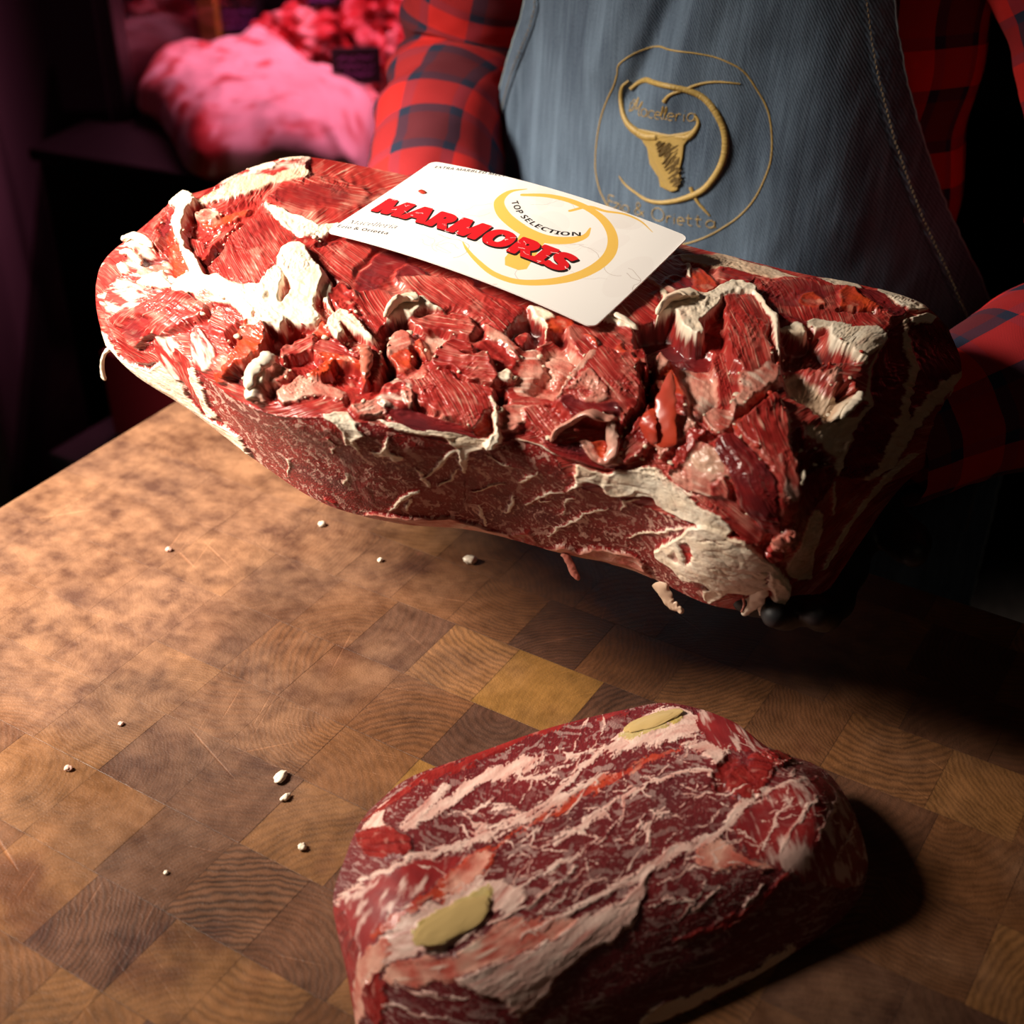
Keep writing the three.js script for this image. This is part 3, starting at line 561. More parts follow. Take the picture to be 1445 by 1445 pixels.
const bibPoint = (s, y, up) => { const e = 0.002, z = bib(s, y), N = V((bib(s - e, y) - bib(s + e, y)) / (2 * e), (bib(s, y - e) - bib(s, y + e)) / (2 * e), 1).normalize(); return V(s, y, z).addScaledVector(N, up); };
const apron = mesh('apron', (() => {
  const front = grid(220, 260, (u, v) => { const y = lerp(0.52, 1.36, v); return bibPoint(lerp(bibLeft(y), bibRight(y), u), y, 0); }, (u, v) => { const y = lerp(0.52, 1.36, v); return [(lerp(bibLeft(y), bibRight(y), u) + 0.36) / 0.72, (y - 0.5) / 0.9]; });
  const back = grid(60, 60, (u, v) => { const y = lerp(0.52, 1.36, v); return bibPoint(lerp(bibLeft(y), bibRight(y), u), y, -0.0016); }, (u, v) => [u, v]); back.index.array.reverse(); back.computeVertexNormals();
  return mergeGeometries([front, back]);
})(), denim, person);
{
  const hemPale = new THREE.MeshStandardMaterial({ color: new THREE.Color().setRGB(0.30, 0.38, 0.42), roughness: 0.95 }), thread = std([0.30, 0.22, 0.12], 0.8);
  for (const [f, sg] of [[bibLeft, 1], [bibRight, -1]]) {
    // turned hem, its stitch row and its worn pale edge
    mesh('hem', grid(10, 260, (u, v) => { const y = lerp(0.53, 1.355, v); const a = u < 0.5 ? u * 2 : 1; return bibPoint(f(y) + sg * (0.0005 + 0.021 * u), y, 0.0016 + 0.0012 * Math.sin(Math.PI * u) + 0.0006 * noise(y * 120, u * 3)); }, (u, v) => { const y = lerp(0.53, 1.355, v); return [clamp((f(y) + sg * 0.02 * u + 0.34) / 0.72, 0.01, 0.99), clamp((y * 0.97 - 0.47) / 0.9, 0.01, 0.99)]; }), denim, apron);
    const line = (off, up, r, jit) => { const q = []; for (let y = 0.6; y < 1.355; y += 0.006) q.push(bibPoint(f(y) + sg * (off + jit * noise(y * 300, off * 900)), y, up)); return new THREE.TubeGeometry(new THREE.CatmullRomCurve3(q), 400, r, 5); };
    mesh('worn_edge', line(0.0004, 0.0012, 0.0011, 0.0009), hemPale, apron);
    const st = []; for (let y = 0.75; y < 1.35; y += 0.0046) { const p = bibPoint(f(y) + sg * 0.0185, y, 0.0032), g = new THREE.CapsuleGeometry(0.0005, 0.0026, 2, 5); g.translate(p.x, p.y, p.z); st.push(g); }
    mesh('stitch_row', mergeGeometries(st), thread, apron).userData.kind = 'stuff';
  }
  // the embroidered emblem: satin-stitch strokes lying on the denim
  const W = 256, d = new Uint8Array(W * 4 * 4);
  for (let j = 0; j < 4; j++) for (let i = 0; i < W; i++) { const v = 0.62 + 0.38 * Math.sin(i / W * 6.283 * 32), n = 0.85 + 0.3 * noise(i * 0.37, 4); d.set([toSRGB(0.78 * v * n), toSRGB(0.53 * v * n), toSRGB(0.15 * v * n), 255], (j * W + i) * 4); }
  const stitch = dataTexture(d, W, 4, true); stitch.wrapS = stitch.wrapT = THREE.RepeatWrapping;
  const gold = new THREE.MeshPhysicalMaterial({ map: stitch, roughness: 0.5, sheen: 0.5, sheenColor: new THREE.Color(0.8, 0.6, 0.25), sheenRoughness: 0.4 });
  const strokeGeo = (pts, widths, h) => {
    const c = new THREE.CatmullRomCurve3(pts.map(([s, y]) => V(s, y, 0))), L = c.getLength(), n = Math.max(8, Math.round(L / 0.0009)), T = V();
    return grid(n, 8, (u, v) => {
      const p = c.getPoint(u); c.getTangent(u, T); const x = u * (widths.length - 1), i = Math.min(widths.length - 2, Math.floor(x)), w = lerp(widths[i], widths[i + 1], x - i) * 0.00034 * (1 + 0.08 * noise(u * n * 0.5, 3)), a = Math.PI * (1 - v), o = Math.cos(a) * w;
      return bibPoint(p.x - T.y * o, p.y + T.x * o, 0.0003 + Math.sin(a) * h * w * (1 + 0.1 * Math.sin(u * n * 2)));
    }, (u, v) => [u * L / 0.036 + v * 0.02, v]);
  };
  const pair = (l) => { const o = []; for (let i = 0; i < l.length; i += 2) o.push([l[i], l[i + 1]]); return o; };
  const put = (name, list, widths, h = 0.9) => mesh(name, strokeGeo(pair(list), widths, h), gold, apron);
  put('emblem_ring', [-0.0882, 1.0969, -0.0987, 1.1086, -0.1061, 1.1246, -0.1079, 1.1420, -0.1071, 1.1613, -0.1043, 1.1782, -0.0994, 1.1926, -0.0931, 1.2071, -0.0901, 1.2180, -0.0893, 1.2252, -0.0779, 1.2358, -0.0641, 1.2429, -0.0430, 1.2486, -0.0226, 1.2514, -0.0014, 1.2510, 0.0164, 1.2480, 0.0313, 1.2412, 0.0457, 1.2244, 0.0562, 1.2080, 0.0624, 1.1871, 0.0642, 1.1682, 0.0610, 1.1512, 0.0540, 1.1311, 0.0436, 1.1155, 0.0321, 1.1046, 0.0186, 1.0944, -0.0015, 1.0836, -0.0221, 1.0774, -0.0511, 1.0770, -0.0743, 1.0847, -0.0882, 1.0969], [2.0, 2.0], 0.6);
  put('emblem_horn', [-0.0789, 1.2045, -0.0713, 1.2113, -0.0606, 1.2167, -0.0452, 1.2197, -0.0302, 1.2212, -0.0154, 1.2201, -0.0036, 1.2171, 0.0069, 1.2113, 0.0163, 1.2015, 0.0232, 1.1885, 0.0257, 1.1736, 0.0240, 1.1605, 0.0189, 1.1480, 0.0108, 1.1361, -0.0010, 1.1279, -0.0149, 1.1210, -0.0297, 1.1163, -0.0455, 1.1153, -0.0591, 1.1194, -0.0698, 1.1235, -0.0770, 1.1292], [5, 6, 6.5, 6.5, 7, 7.5, 8, 8.5, 9, 9, 9, 9, 9, 9, 8, 6.5, 5.5, 4.5, 3.5, 3, 1.6]);
  put('emblem_horn', [-0.0799, 1.2126, -0.0856, 1.2062, -0.0866, 1.1970, -0.0822, 1.1862, -0.0741, 1.1782, -0.0635, 1.1734, -0.0518, 1.1708, -0.0395, 1.1735], [2.5, 4, 5, 6, 8, 10, 11, 9]);
  put('emblem_horn', [-0.0040, 1.1996, -0.0007, 1.1938, -0.0025, 1.1871, -0.0087, 1.1796, -0.0202, 1.1774], [3, 5, 7, 9, 8]);
  put('emblem_tail', [-0.0336, 1.2072, -0.0278, 1.2142, -0.0154, 1.2201, -0.0048, 1.2255, 0.0085, 1.2294, 0.0215, 1.2305, 0.0310, 1.2301], [5.5, 4, 4, 3.5, 3, 2.5, 1.8]);
  put('emblem_tail', [-0.0013, 1.1365, 0.0023, 1.1306, 0.0081, 1.1236, 0.0144, 1.1181, 0.0193, 1.1138], [6, 5, 4, 3.5, 2]);
  const hp = pair([-0.0589, 1.1758, -0.0477, 1.1763, -0.0276, 1.1772, -0.0133, 1.1819, -0.0025, 1.1871, -0.0122, 1.1725, -0.0122, 1.1607, -0.0138, 1.1512, -0.0125, 1.1382, -0.0140, 1.1319, -0.0190, 1.1295, -0.0300, 1.1318, -0.0324, 1.1393, -0.0429, 1.1490, -0.0477, 1.1625, -0.0529, 1.1666]), sh = new THREE.Shape(hp.map((p) => new THREE.Vector2(...p)));
  const flat = new THREE.ExtrudeGeometry(sh, { depth: 0.001, bevelEnabled: true, bevelSize: 0.0008, bevelThickness: 0.0008, bevelSegments: 2, curveSegments: 4 }), fp = flat.attributes.position, fu = flat.attributes.uv;
  for (let i = 0; i < fp.count; i++) { const s = fp.getX(i), y = fp.getY(i), q = bibPoint(s, y, 0.0006 + fp.getZ(i)); fu.setXY(i, (s * 0.6 + y) / 0.036, s * 40); fp.setXYZ(i, q.x, q.y, q.z); }
  flat.computeVertexNormals(); mesh('emblem_head', flat, gold, apron);
  const hatch = []; { const r = rng(3); for (let i = 0; i < 110; i++) { const t = r(), y = lerp(hp[9][1] + 0.004, hp[0][1] - 0.006, t), cxs = lerp((hp[9][0] + hp[8][0]) / 2, (hp[0][0] + hp[4][0]) / 2, t * 0.9), hw = lerp(0.0055, 0.0130, t), s = cxs + (r() - 0.5) * 1.6 * hw; hatch.push(strokeGeo([[s - 0.0020, y - 0.0022], [s + 0.0020, y + 0.0022]], [1.4, 1.8], 1.6)); } }
  for (const g of hatch) { const p = g.attributes.position; for (let i = 0; i < p.count; i++) p.setZ(i, p.getZ(i) + 0.0018); }
  mesh('emblem_hatching', mergeGeometries(hatch), std([0.13, 0.08, 0.02], 0.8), apron).userData.kind = 'stuff';
  // the lettering, stroke by stroke
  const arc = (x, y, rx, ry, a, b, n = 10) => Array.from({ length: n + 1 }, (_, i) => { const t = (a + (b - a) * i / n) * Math.PI / 180; return [x + rx * Math.cos(t), y + ry * Math.sin(t)]; });
  const GLYPH = {
    M: [0.95, [[0, 0.05], [0.1, 0], [0.22, 0.9], [0.25, 1], [0.45, 0.25], [0.75, 1], [0.72, 0.2], [0.85, 0.02], [0.95, 0.12]]],
    a: [0.55, arc(0.27, 0.27, 0.22, 0.27, 40, 360), [[0.49, 0.5], [0.48, 0.1], [0.55, 0.02]]],
    c: [0.48, arc(0.27, 0.27, 0.23, 0.27, 50, 310)], e: [0.5, [[0.05, 0.28], [0.45, 0.3]], arc(0.26, 0.27, 0.21, 0.27, 5, 300)],
    l: [0.26, [[0.04, 0.3], [0.18, 0.8], [0.14, 1], [0.06, 0.7], [0.08, 0.1], [0.24, 0.06]]], r: [0.42, [[0.06, 0], [0.07, 0.52]], [[0.07, 0.3], [0.18, 0.5], [0.33, 0.48]]], i: [0.22, [[0.1, 0], [0.1, 0.5]], [[0.1, 0.68], [0.11, 0.73]]],
    E: [0.62, [[0.5, 0.95], [0.1, 0.9], [0.1, 0.55], [0.42, 0.5]], [[0.1, 0.55], [0.06, 0.1], [0.5, 0.03]]], z: [0.46, [[0.04, 0.5], [0.4, 0.5], [0.05, 0.02], [0.42, 0.02]]], o: [0.56, arc(0.27, 0.27, 0.23, 0.27, 0, 360)],
    O: [0.92, arc(0.44, 0.47, 0.38, 0.47, 0, 360, 16)], t: [0.42, [[0.18, 0.85], [0.18, 0.1], [0.36, 0.02]], [[0.02, 0.55], [0.38, 0.55]]], '&': [0.8, [[0.7, 0.02], [0.2, 0.7], [0.3, 0.95], [0.45, 0.75], [0.1, 0.25], [0.3, 0], [0.7, 0.4]]], ' ': [0.36],
  };
  const write = (text, line, size, slant, w) => {
    const c = new THREE.CatmullRomCurve3(pair(line).map(([s, y]) => V(s, y, 0))), L = c.getLength(), total = [...text].reduce((t, ch) => t + GLYPH[ch][0], 0), out = [], T = V(); let x = 0;
    for (const ch of text) {
      const [adv, ...strokes] = GLYPH[ch];
      for (const st of strokes) {
        const u = clamp((x + adv / 2) / total); c.getTangent(u, T);
        out.push(strokeGeo(st.map(([gx, gy]) => { const p = c.getPoint(clamp((x + adv / 2) / total)), dx = (gx - adv / 2) / total * L + slant * gy * size, dy = gy * size; return [p.x + T.x * dx - T.y * dy, p.y + T.y * dx + T.x * dy]; }), [w, w], 1.0));
      }
      x += adv;
    }
    return mesh('emblem_lettering', mergeGeometries(out), gold, apron);
  };
  write('Macelleria', [-0.0769, 1.1874, -0.0651, 1.1869, -0.0554, 1.1877, -0.0444, 1.1887, -0.0352, 1.1899, -0.0263, 1.1910, -0.0146, 1.1926, -0.0034, 1.1946], 0.0125, 0.25, 1.25);
  write('Ezio & Orietta', [-0.0872, 1.0968, -0.0756, 1.0973, -0.0601, 1.0982, -0.0469, 1.0988, -0.0293, 1.0990, -0.0125, 1.1001, 0.0051, 1.1017, 0.0270, 1.1032], 0.0125, 0.0, 1.25);
  put('emblem_lettering', (() => { const a = [-0.0769, 1.1874, -0.0651, 1.1869, -0.0554, 1.1877, -0.0444, 1.1887, -0.0352, 1.1899, -0.0263, 1.1910, -0.0146, 1.1926, -0.0034, 1.1946]; const o = []; for (let k = 0; k <= 14; k++) { const t = k * 0.62; o.push(a[0] + 0.004 + 0.0042 * Math.cos(t) * (1 - k * 0.045), a[1] + 0.004 + 0.0055 * Math.sin(t) * (1 - k * 0.045)); } return o; })(), [1, 1], 1.0);
}
// sleeves and torso of the shirt: cloth tubes with creases
function sleeve(name, pts, radii, creases, seed) {
  const c = new THREE.CatmullRomCurve3(pts.map((p) => V(...p))), L = c.getLength(), N = 220, M = 72, fr = c.computeFrenetFrames(N, false);
  // steady frames: project one fixed direction
  const up = V(0, 0, 1), T = V(), S = V(), B = V();
  return mesh(name, grid(N, M, (u, v) => {
    const p = c.getPointAt(u); c.getTangentAt(u, T); S.copy(up).addScaledVector(T, -up.dot(T)).normalize(); B.crossVectors(T, S);
    const a = v * 2 * Math.PI, x = u * (radii.length - 1), i = Math.min(radii.length - 2, Math.floor(x)); let r = lerp(radii[i], radii[i + 1], x - i);
    for (const [cu, w, d, ph] of creases) { const t = (u - cu - 0.05 * Math.sin(a + ph)) / w; r += d * Math.exp(-t * t) * (0.6 + 0.4 * Math.cos(a - ph)); }
    r += 0.0035 * noise(u * 9 + seed, Math.cos(a) * 1.6 + 2 * seed) + 0.0018 * noise(u * 26 + seed, Math.sin(a) * 3);
    return p.addScaledVector(S, Math.cos(a) * r).addScaledVector(B, Math.sin(a) * r);
  }, (u, v) => [v * 0.36 / 0.18 + seed * 0.13, u * L / 0.18 + seed * 0.21]), tartan, person);
}
const SK = { neck: [-0.03, 1.50, -0.15], chest: [-0.03, 1.30, -0.155], belly: [-0.03, 1.08, -0.15], hip: [-0.03, 0.92, -0.17], head: [-0.03, 1.66, -0.10],
  shL: [-0.235, 1.43, -0.17], elL: [-0.35, 1.155, -0.165], wrL: [-0.185, 0.995, 0.13], shR: [0.19, 1.43, -0.17], elR: [0.37, 1.075, -0.065], wrR: [0.255, 1.045, 0.185], kneeL: [-0.13, 0.5, -0.14], footL: [-0.14, 0.08, -0.17], kneeR: [0.07, 0.5, -0.14], footR: [0.08, 0.08, -0.17] };
mesh('shirt', grid(96, 80, (u, v) => {
  const a = u * 2 * Math.PI, y = lerp(0.86, 1.47, v), top = smooth(1.36, 1.47, y), w = lerp(0.225, 0.12, top) + 0.006 * noise(Math.cos(a) * 3, y * 14), d = lerp(0.115, 0.075, top) + 0.006 * noise(Math.sin(a) * 3 + 5, y * 18);
  const x = Math.cos(a) * w, z = Math.sin(a) * d;
  return V(-0.03 + x, y, Math.min(-0.15 + z, bib(-0.03 + x, y) - 0.012));
}, (u, v) => [u * 1.06 / 0.18, v * 0.61 / 0.18]).rotateY(0), tartan, person);
sleeve('sleeve', [SK.shL, [-0.315, 1.29, -0.175], SK.elL, [-0.30, 1.075, -0.02], SK.wrL], [0.088, 0.08, 0.074, 0.068, 0.052], [[0.40, 0.016, 0.008, 2.2], [0.435, 0.012, -0.007, 2.0], [0.47, 0.015, 0.008, 1.7], [0.51, 0.012, -0.007, 1.8], [0.55, 0.015, 0.006, 1.9], [0.62, 0.02, -0.004, 2.4], [0.68, 0.02, 0.004, 1.2]], 1);
sleeve('sleeve', [SK.shR, [0.30, 1.28, -0.16], SK.elR, [0.325, 1.065, 0.07], SK.wrR], [0.09, 0.086, 0.08, 0.07, 0.052], [[0.44, 0.02, 0.008, 1], [0.5, 0.015, -0.006, 1.2], [0.55, 0.018, 0.006, 0.8], [0.66, 0.02, 0.003, 2], [0.75, 0.025, 0.004, 4]], 2);
// the body under the clothes: one continuous surface
function field(bones, cell, ball = 0.02) {                         // smooth union of tapered capsules, meshed
  const lo = V(9, 9, 9), hi = V(-9, -9, -9);
  for (const [a, b, r, s] of bones) for (const [p, q] of [[a, r], [b, s]]) { lo.min(V(p[0] - q, p[1] - q, p[2] - q)); hi.max(V(p[0] + q, p[1] + q, p[2] + q)); }
  lo.addScalar(-3 * cell); hi.addScalar(3 * cell);
  const side = Math.max(hi.x - lo.x, hi.y - lo.y, hi.z - lo.z), n = Math.ceil(side / cell), mc = new MarchingCubes(n, new THREE.MeshBasicMaterial(), false, false, 400000);
  mc.isolation = 0;
  for (let k = 0; k < n; k++) for (let j = 0; j < n; j++) for (let i = 0; i < n; i++) {
    const x = lo.x + i / n * side, y = lo.y + j / n * side, z = lo.z + k / n * side; let sum = 0;
    for (const [a, b, r, s] of bones) { const bx = b[0] - a[0], by = b[1] - a[1], bz = b[2] - a[2], t = clamp(((x - a[0]) * bx + (y - a[1]) * by + (z - a[2]) * bz) / (bx * bx + by * by + bz * bz + 1e-9)); sum += Math.exp(-(Math.hypot(x - a[0] - t * bx, y - a[1] - t * by, z - a[2] - t * bz) - lerp(r, s, t)) / ball); }
    mc.field[k * n * n + j * n + i] = ball * Math.log(sum + 1e-30);
  }
  mc.update();
  const m = mc.count, pos = new Float32Array(m * 3), nor = Float32Array.from(mc.normalArray.subarray(0, m * 3));
  for (let i = 0; i < m; i++) { pos[i * 3] = lo.x + (mc.positionArray[i * 3] + 1) / 2 * side; pos[i * 3 + 1] = lo.y + (mc.positionArray[i * 3 + 1] + 1) / 2 * side; pos[i * 3 + 2] = lo.z + (mc.positionArray[i * 3 + 2] + 1) / 2 * side; }
  const g = new THREE.BufferGeometry(); g.setAttribute('position', new THREE.BufferAttribute(pos, 3)); g.setAttribute('normal', new THREE.BufferAttribute(nor, 3));
  return g;
}
{
  const s = SK, off = (p, x, y, z) => [p[0] + x, p[1] + y, p[2] + z], skin = phys([0.46, 0.24, 0.16], 0.5);
  mesh('body', field([
    [off(s.chest, -0.09, 0, 0), off(s.chest, 0.09, 0, 0), 0.09, 0.09], [off(s.belly, -0.07, 0, 0), off(s.belly, 0.07, 0, 0), 0.09, 0.09], [off(s.hip, -0.08, 0, 0), off(s.hip, 0.08, 0, 0), 0.095, 0.095], [s.chest, s.hip, 0.09, 0.09],
    [off(s.chest, 0, 0.1, 0), s.neck, 0.07, 0.055], [s.neck, off(s.head, 0, -0.06, -0.02), 0.055, 0.055], [off(s.head, 0, -0.04, 0.02), off(s.head, 0, 0.06, -0.02), 0.07, 0.085], [off(s.head, 0, -0.09, 0.05), off(s.head, 0, -0.06, 0.03), 0.035, 0.05], [off(s.head, 0, 0.0, 0.09), off(s.head, 0, -0.03, 0.105), 0.008, 0.014],
    [off(s.head, -0.085, 0.01, -0.01), off(s.head, -0.085, -0.03, 0), 0.014, 0.01], [off(s.head, 0.085, 0.01, -0.01), off(s.head, 0.085, -0.03, 0), 0.014, 0.01],
    [s.shL, [-0.315, 1.29, -0.175], 0.052, 0.048], [[-0.315, 1.29, -0.175], s.elL, 0.048, 0.042], [s.elL, [-0.30, 1.075, -0.02], 0.042, 0.038], [[-0.30, 1.075, -0.02], s.wrL, 0.038, 0.03], [s.shR, [0.30, 1.28, -0.16], 0.052, 0.048], [[0.30, 1.28, -0.16], s.elR, 0.048, 0.042], [s.elR, [0.325, 1.065, 0.07], 0.042, 0.038], [[0.325, 1.065, 0.07], s.wrR, 0.038, 0.03], [s.shL, off(s.chest, 0, 0.1, 0), 0.055, 0.07], [s.shR, off(s.chest, 0, 0.1, 0), 0.055, 0.07],
    [off(s.hip, -0.09, -0.02, 0), s.kneeL, 0.085, 0.058], [s.kneeL, s.footL, 0.056, 0.038], [s.footL, off(s.footL, -0.01, -0.03, 0.14), 0.038, 0.03], [off(s.hip, 0.09, -0.02, 0), s.kneeR, 0.085, 0.058], [s.kneeR, s.footR, 0.056, 0.038], [s.footR, off(s.footR, 0.01, -0.03, 0.14), 0.038, 0.03],
  ], 0.012, 0.012), skin, person);
  mesh('hair', field([[off(s.head, 0, 0.08, -0.035), off(s.head, 0, 0.0, -0.055), 0.083, 0.07], [off(s.head, -0.05, 0.085, 0.03), off(s.head, 0.05, 0.085, 0.03), 0.035, 0.035]], 0.008, 0.012), std([0.02, 0.012, 0.008], 0.7), person);
  const cloth = std([0.010, 0.011, 0.014], 0.9);
  mesh('trousers', field([[off(s.hip, -0.08, 0, 0), off(s.hip, 0.08, 0, 0), 0.115, 0.115], [off(s.hip, -0.09, -0.03, 0), s.kneeL, 0.1, 0.075], [s.kneeL, off(s.footL, 0, 0.03, 0), 0.073, 0.058], [off(s.hip, 0.09, -0.03, 0), s.kneeR, 0.1, 0.075], [s.kneeR, off(s.footR, 0, 0.03, 0), 0.073, 0.058]], 0.014, 0.014), cloth, person);
  for (const [f, d] of [[s.footL, -0.01], [s.footR, 0.01]]) mesh('shoe', field([[off(f, 0, -0.02, -0.02), off(f, d, -0.035, 0.15), 0.05, 0.042], [off(f, 0, 0, -0.01), off(f, 0, -0.02, 0.03), 0.05, 0.05]], 0.008, 0.01), cloth, person);
  // gloved hands, palms up under the cut, fingers of five lengths curling at the front
  const glove = phys([0.010, 0.010, 0.012], 0.55);
  const hand = (wrist, palm, fwd, side, up) => {
    const P = (o, f, l, u) => [0, 1, 2].map((k) => o[k] + fwd[k] * f + side[k] * l + up[k] * u), b = [[wrist, P(palm, -0.03, 0, 0), 0.032, 0.03], [P(palm, -0.03, -0.02, 0), P(palm, 0.035, -0.028, 0), 0.017, 0.014], [P(palm, -0.03, 0.02, 0), P(palm, 0.035, 0.028, 0), 0.017, 0.014], [P(palm, -0.02, 0, 0), P(palm, 0.035, 0, 0), 0.018, 0.014]];
    [[-0.031, 0.024, 0.037], [-0.010, 0.030, 0.042], [0.011, 0.028, 0.040], [0.031, 0.022, 0.032]].forEach(([l, m, n]) => { const k = P(palm, 0.035, l, 0), k1 = P(k, n, l * 0.12, -0.002), k2 = P(k1, m, 0, 0.006), k3 = P(k2, m * 0.7, 0, 0.012); b.push([k, k1, 0.0115, 0.0105], [k1, k2, 0.0105, 0.0095], [k2, k3, 0.0095, 0.0085]); });
    const t0 = P(palm, -0.03, -0.035, 0.004), t1 = P(palm, 0.0, -0.062, 0.012), t2 = P(palm, 0.028, -0.072, 0.024); b.push([t0, t1, 0.017, 0.013], [t1, t2, 0.0125, 0.01]);
    return field(b, 0.0032, 0.0045);
  };
  mesh('glove', hand(s.wrR, [0.245, 1.012, 0.275], [0.03, -0.02, 0.999], [-1, 0, 0.03], [0, 1, 0.02]), glove, person);
  mesh('glove', hand(s.wrL, [-0.13, 0.985, 0.22], [0.5, -0.02, 0.866], [0.866, 0, -0.5], [0, 1, 0.02]), glove, person);
}

// ---------------------------------------------------------------- the cut lying on the block
const lower = thing('shoulder_cut', 'thick dark red beef shoulder cut with white fat seams lying on the wooden block', 'meat', [0.0581, 0.9, -0.6276]);
lower.rotation.y = 0.37864;
const lowerSurface = loft([
  [[-0.181, 0.004, 0.059], [-0.178, 0.022, 0.031], [-0.174, 0.036, -0.008], [-0.160, 0.042, -0.032], [-0.145, 0.042, -0.055], [-0.132, 0.036, -0.073]],
  [[-0.165, 0.004, 0.085], [-0.166, 0.030, 0.058], [-0.154, 0.056, 0.038], [-0.139, 0.064, 0.012], [-0.124, 0.058, -0.030], [-0.101, 0.042, -0.085]],
  [[-0.131, 0.004, 0.106], [-0.131, 0.030, 0.092], [-0.125, 0.056, 0.070], [-0.110, 0.064, 0.041], [-0.090, 0.058, -0.010], [-0.054, 0.042, -0.090]],
  [[-0.080, 0.004, 0.117], [-0.084, 0.030, 0.103], [-0.081, 0.056, 0.080], [-0.065, 0.064, 0.042], [-0.039, 0.058, -0.015], [0.001, 0.042, -0.095]],
  [[-0.028, 0.004, 0.118], [-0.031, 0.030, 0.104], [-0.030, 0.056, 0.079], [-0.015, 0.064, 0.038], [0.013, 0.058, -0.021], [0.056, 0.042, -0.093]],
  [[0.025, 0.004, 0.114], [0.020, 0.030, 0.100], [0.021, 0.056, 0.074], [0.036, 0.064, 0.027], [0.058, 0.058, -0.024], [0.091, 0.042, -0.087]],
  [[0.073, 0.004, 0.105], [0.069, 0.030, 0.095], [0.069, 0.056, 0.073], [0.081, 0.064, 0.033], [0.099, 0.058, -0.011], [0.120, 0.042, -0.057]],
  [[0.115, 0.004, 0.094], [0.110, 0.030, 0.088], [0.108, 0.056, 0.073], [0.118, 0.064, 0.047], [0.124, 0.058, 0.013], [0.132, 0.042, -0.021]],
  [[0.140, 0.006, 0.083], [0.149, 0.018, 0.073], [0.152, 0.030, 0.061], [0.157, 0.036, 0.037], [0.162, 0.032, 0.006], [0.159, 0.028, -0.013]],
]);
const shoulder = new Flesh(1536, 1024, 0.36, 0.24, 'C', -0.5, 0.3, 0.3);
shoulder.feather = 2.6; shoulder.rag = 3;
shoulder.piece('P', 1, 2, 31, [257,336,308,368,356,386,406,408,456,422,382,482,319,504,258,412,190,360,137,288,148,236]);
shoulder.piece('Q', 1, 3, 76, [7,398,48,514,150,686,257,750,192,612,129,442,106,342,57,206,13,302]);
shoulder.piece('E', 1, 2, 47, [2,394,42,366,77,240,-11,-45,-27,81,-12,278]);
shoulder.piece('G', 1.5, 1.2, 18, [196,896,243,936,298,950,380,924,341,906,267,908,220,874,162,822,124,800,159,862]);
shoulder.piece('G', 1.5, 1.2, 61, [13,746,44,926,81,936,72,838,131,770,69,778]);
shoulder.seam('G', 1, 1, [6.4,8.0,4.8], [138,810,187,908,207,928]);
shoulder.seam('E', 1.5, 1.5, [7,9,8,7,5], [3,872,148,966,281,994,387,1011,513,992]);
shoulder.seam('G', 1, 1, [4.0,4.8,5.6,4.8,4.0], [278,808,349,794,402,812,439,864,530,922]);
shoulder.seam('G', 1, 1, [3.2,4.8,4.8,5.6,4.0], [190,740,276,788,377,780,443,808,508,810]);
shoulder.seam('G', 1, 0.8, [2.4,3.2,1.6], [250,858,306,852,348,804]);
shoulder.seam('G', 1, 0.8, [1.6,3.2,1.6], [313,922,371,870,423,892]);
shoulder.seam('G', 1, 0.8, [1.6,2.4,1.6], [392,938,436,896,477,898]);
shoulder.piece('O', -2, 1.8, 18, [263,748,323,760,377,774,443,798,507,818,600,826,668,846,600,804,517,790,438,774,378,756,324,746,291,722], { blend: 0.7 });
shoulder.seam('G', 1, 1, [3.2,5.6,4.8,3.2], [407,682,461,704,519,732,574,730]);
shoulder.seam('G', 1, 1, [3.2,4.8,5.6,4.0], [567,740,622,734,681,734,703,696]);
shoulder.seam('G', 1, 0.8, [2.4,3.2,2.4], [592,618,561,608,571,542]);
shoulder.seam('G', 1, 0.8, [1.6,2.4,1.6], [614,614,571,648,539,594]);
shoulder.seam('G', 1, 0.8, [2.4,3.2,2.4,1.6], [354,594,421,622,476,632,519,670]);
shoulder.seam('G', 1, 0.8, [1.6,2.4,1.6], [407,700,448,696,490,644]);
shoulder.piece('G', 2, 1.2, 27, [646,836,710,864,734,826,710,744,691,790,670,812]);
shoulder.piece('G', 2, 1.5, 17, [473,894,519,938,574,974,642,988,683,964,711,1033,684,892,633,854,563,864,507,866]);
shoulder.piece('Q', 1.5, 2, -78, [683,982,760,1057,899,1080,808,850,722,824,680,874]);
shoulder.piece('Y', 3, 1, 17, [506,916,537,946,596,962,642,970,650,936,599,904,542,900], { dome: 1 });
shoulder.piece('G', 2, 1.5, 44, [99,312,138,428,196,564,259,654,314,632,359,578,343,522,304,532,282,472,244,428,190,366,133,292]);
shoulder.piece('O', 2, 1.6, 55, [94,348,129,442,192,612,257,738,311,732,292,672,259,640,189,558,146,436], { blend: 0.75 });
shoulder.piece('P', 2.5, 1.3, 40, [208,622,263,736,304,726,279,666,246,622]);
shoulder.piece('Y', 4, 1, 50, [172,432,193,510,247,598,293,630,306,576,266,522,236,456,193,410], { dome: 1 });
shoulder.seam('G', 2, 1, [4.0,4.8,5.6,4.8,4.8], [7,404,68,568,150,700,241,774,297,776]);
shoulder.piece('E', 3, 1.5, 11, [3,770,99,806,153,734,59,646]);
shoulder.piece('E', 4, 1.2, 17, [113,758,149,768,153,718,119,708]);
shoulder.piece('G', 4, 2, 28, [257,336,308,370,356,386,406,408,444,442,482,438,543,462,553,500,598,520,634,518,654,486,594,484,557,456,537,390,499,346,449,336,402,284,368,224,342,196,322,246,279,294], { dome: 2 });
shoulder.seam('G', 2, 1, [3.2,5.6,7.2,8.0], [358,434,446,472,526,488,568,498]);
shoulder.seam('G', 2, 1, [2.4,4.0,3.2], [306,504,382,536,442,586]);
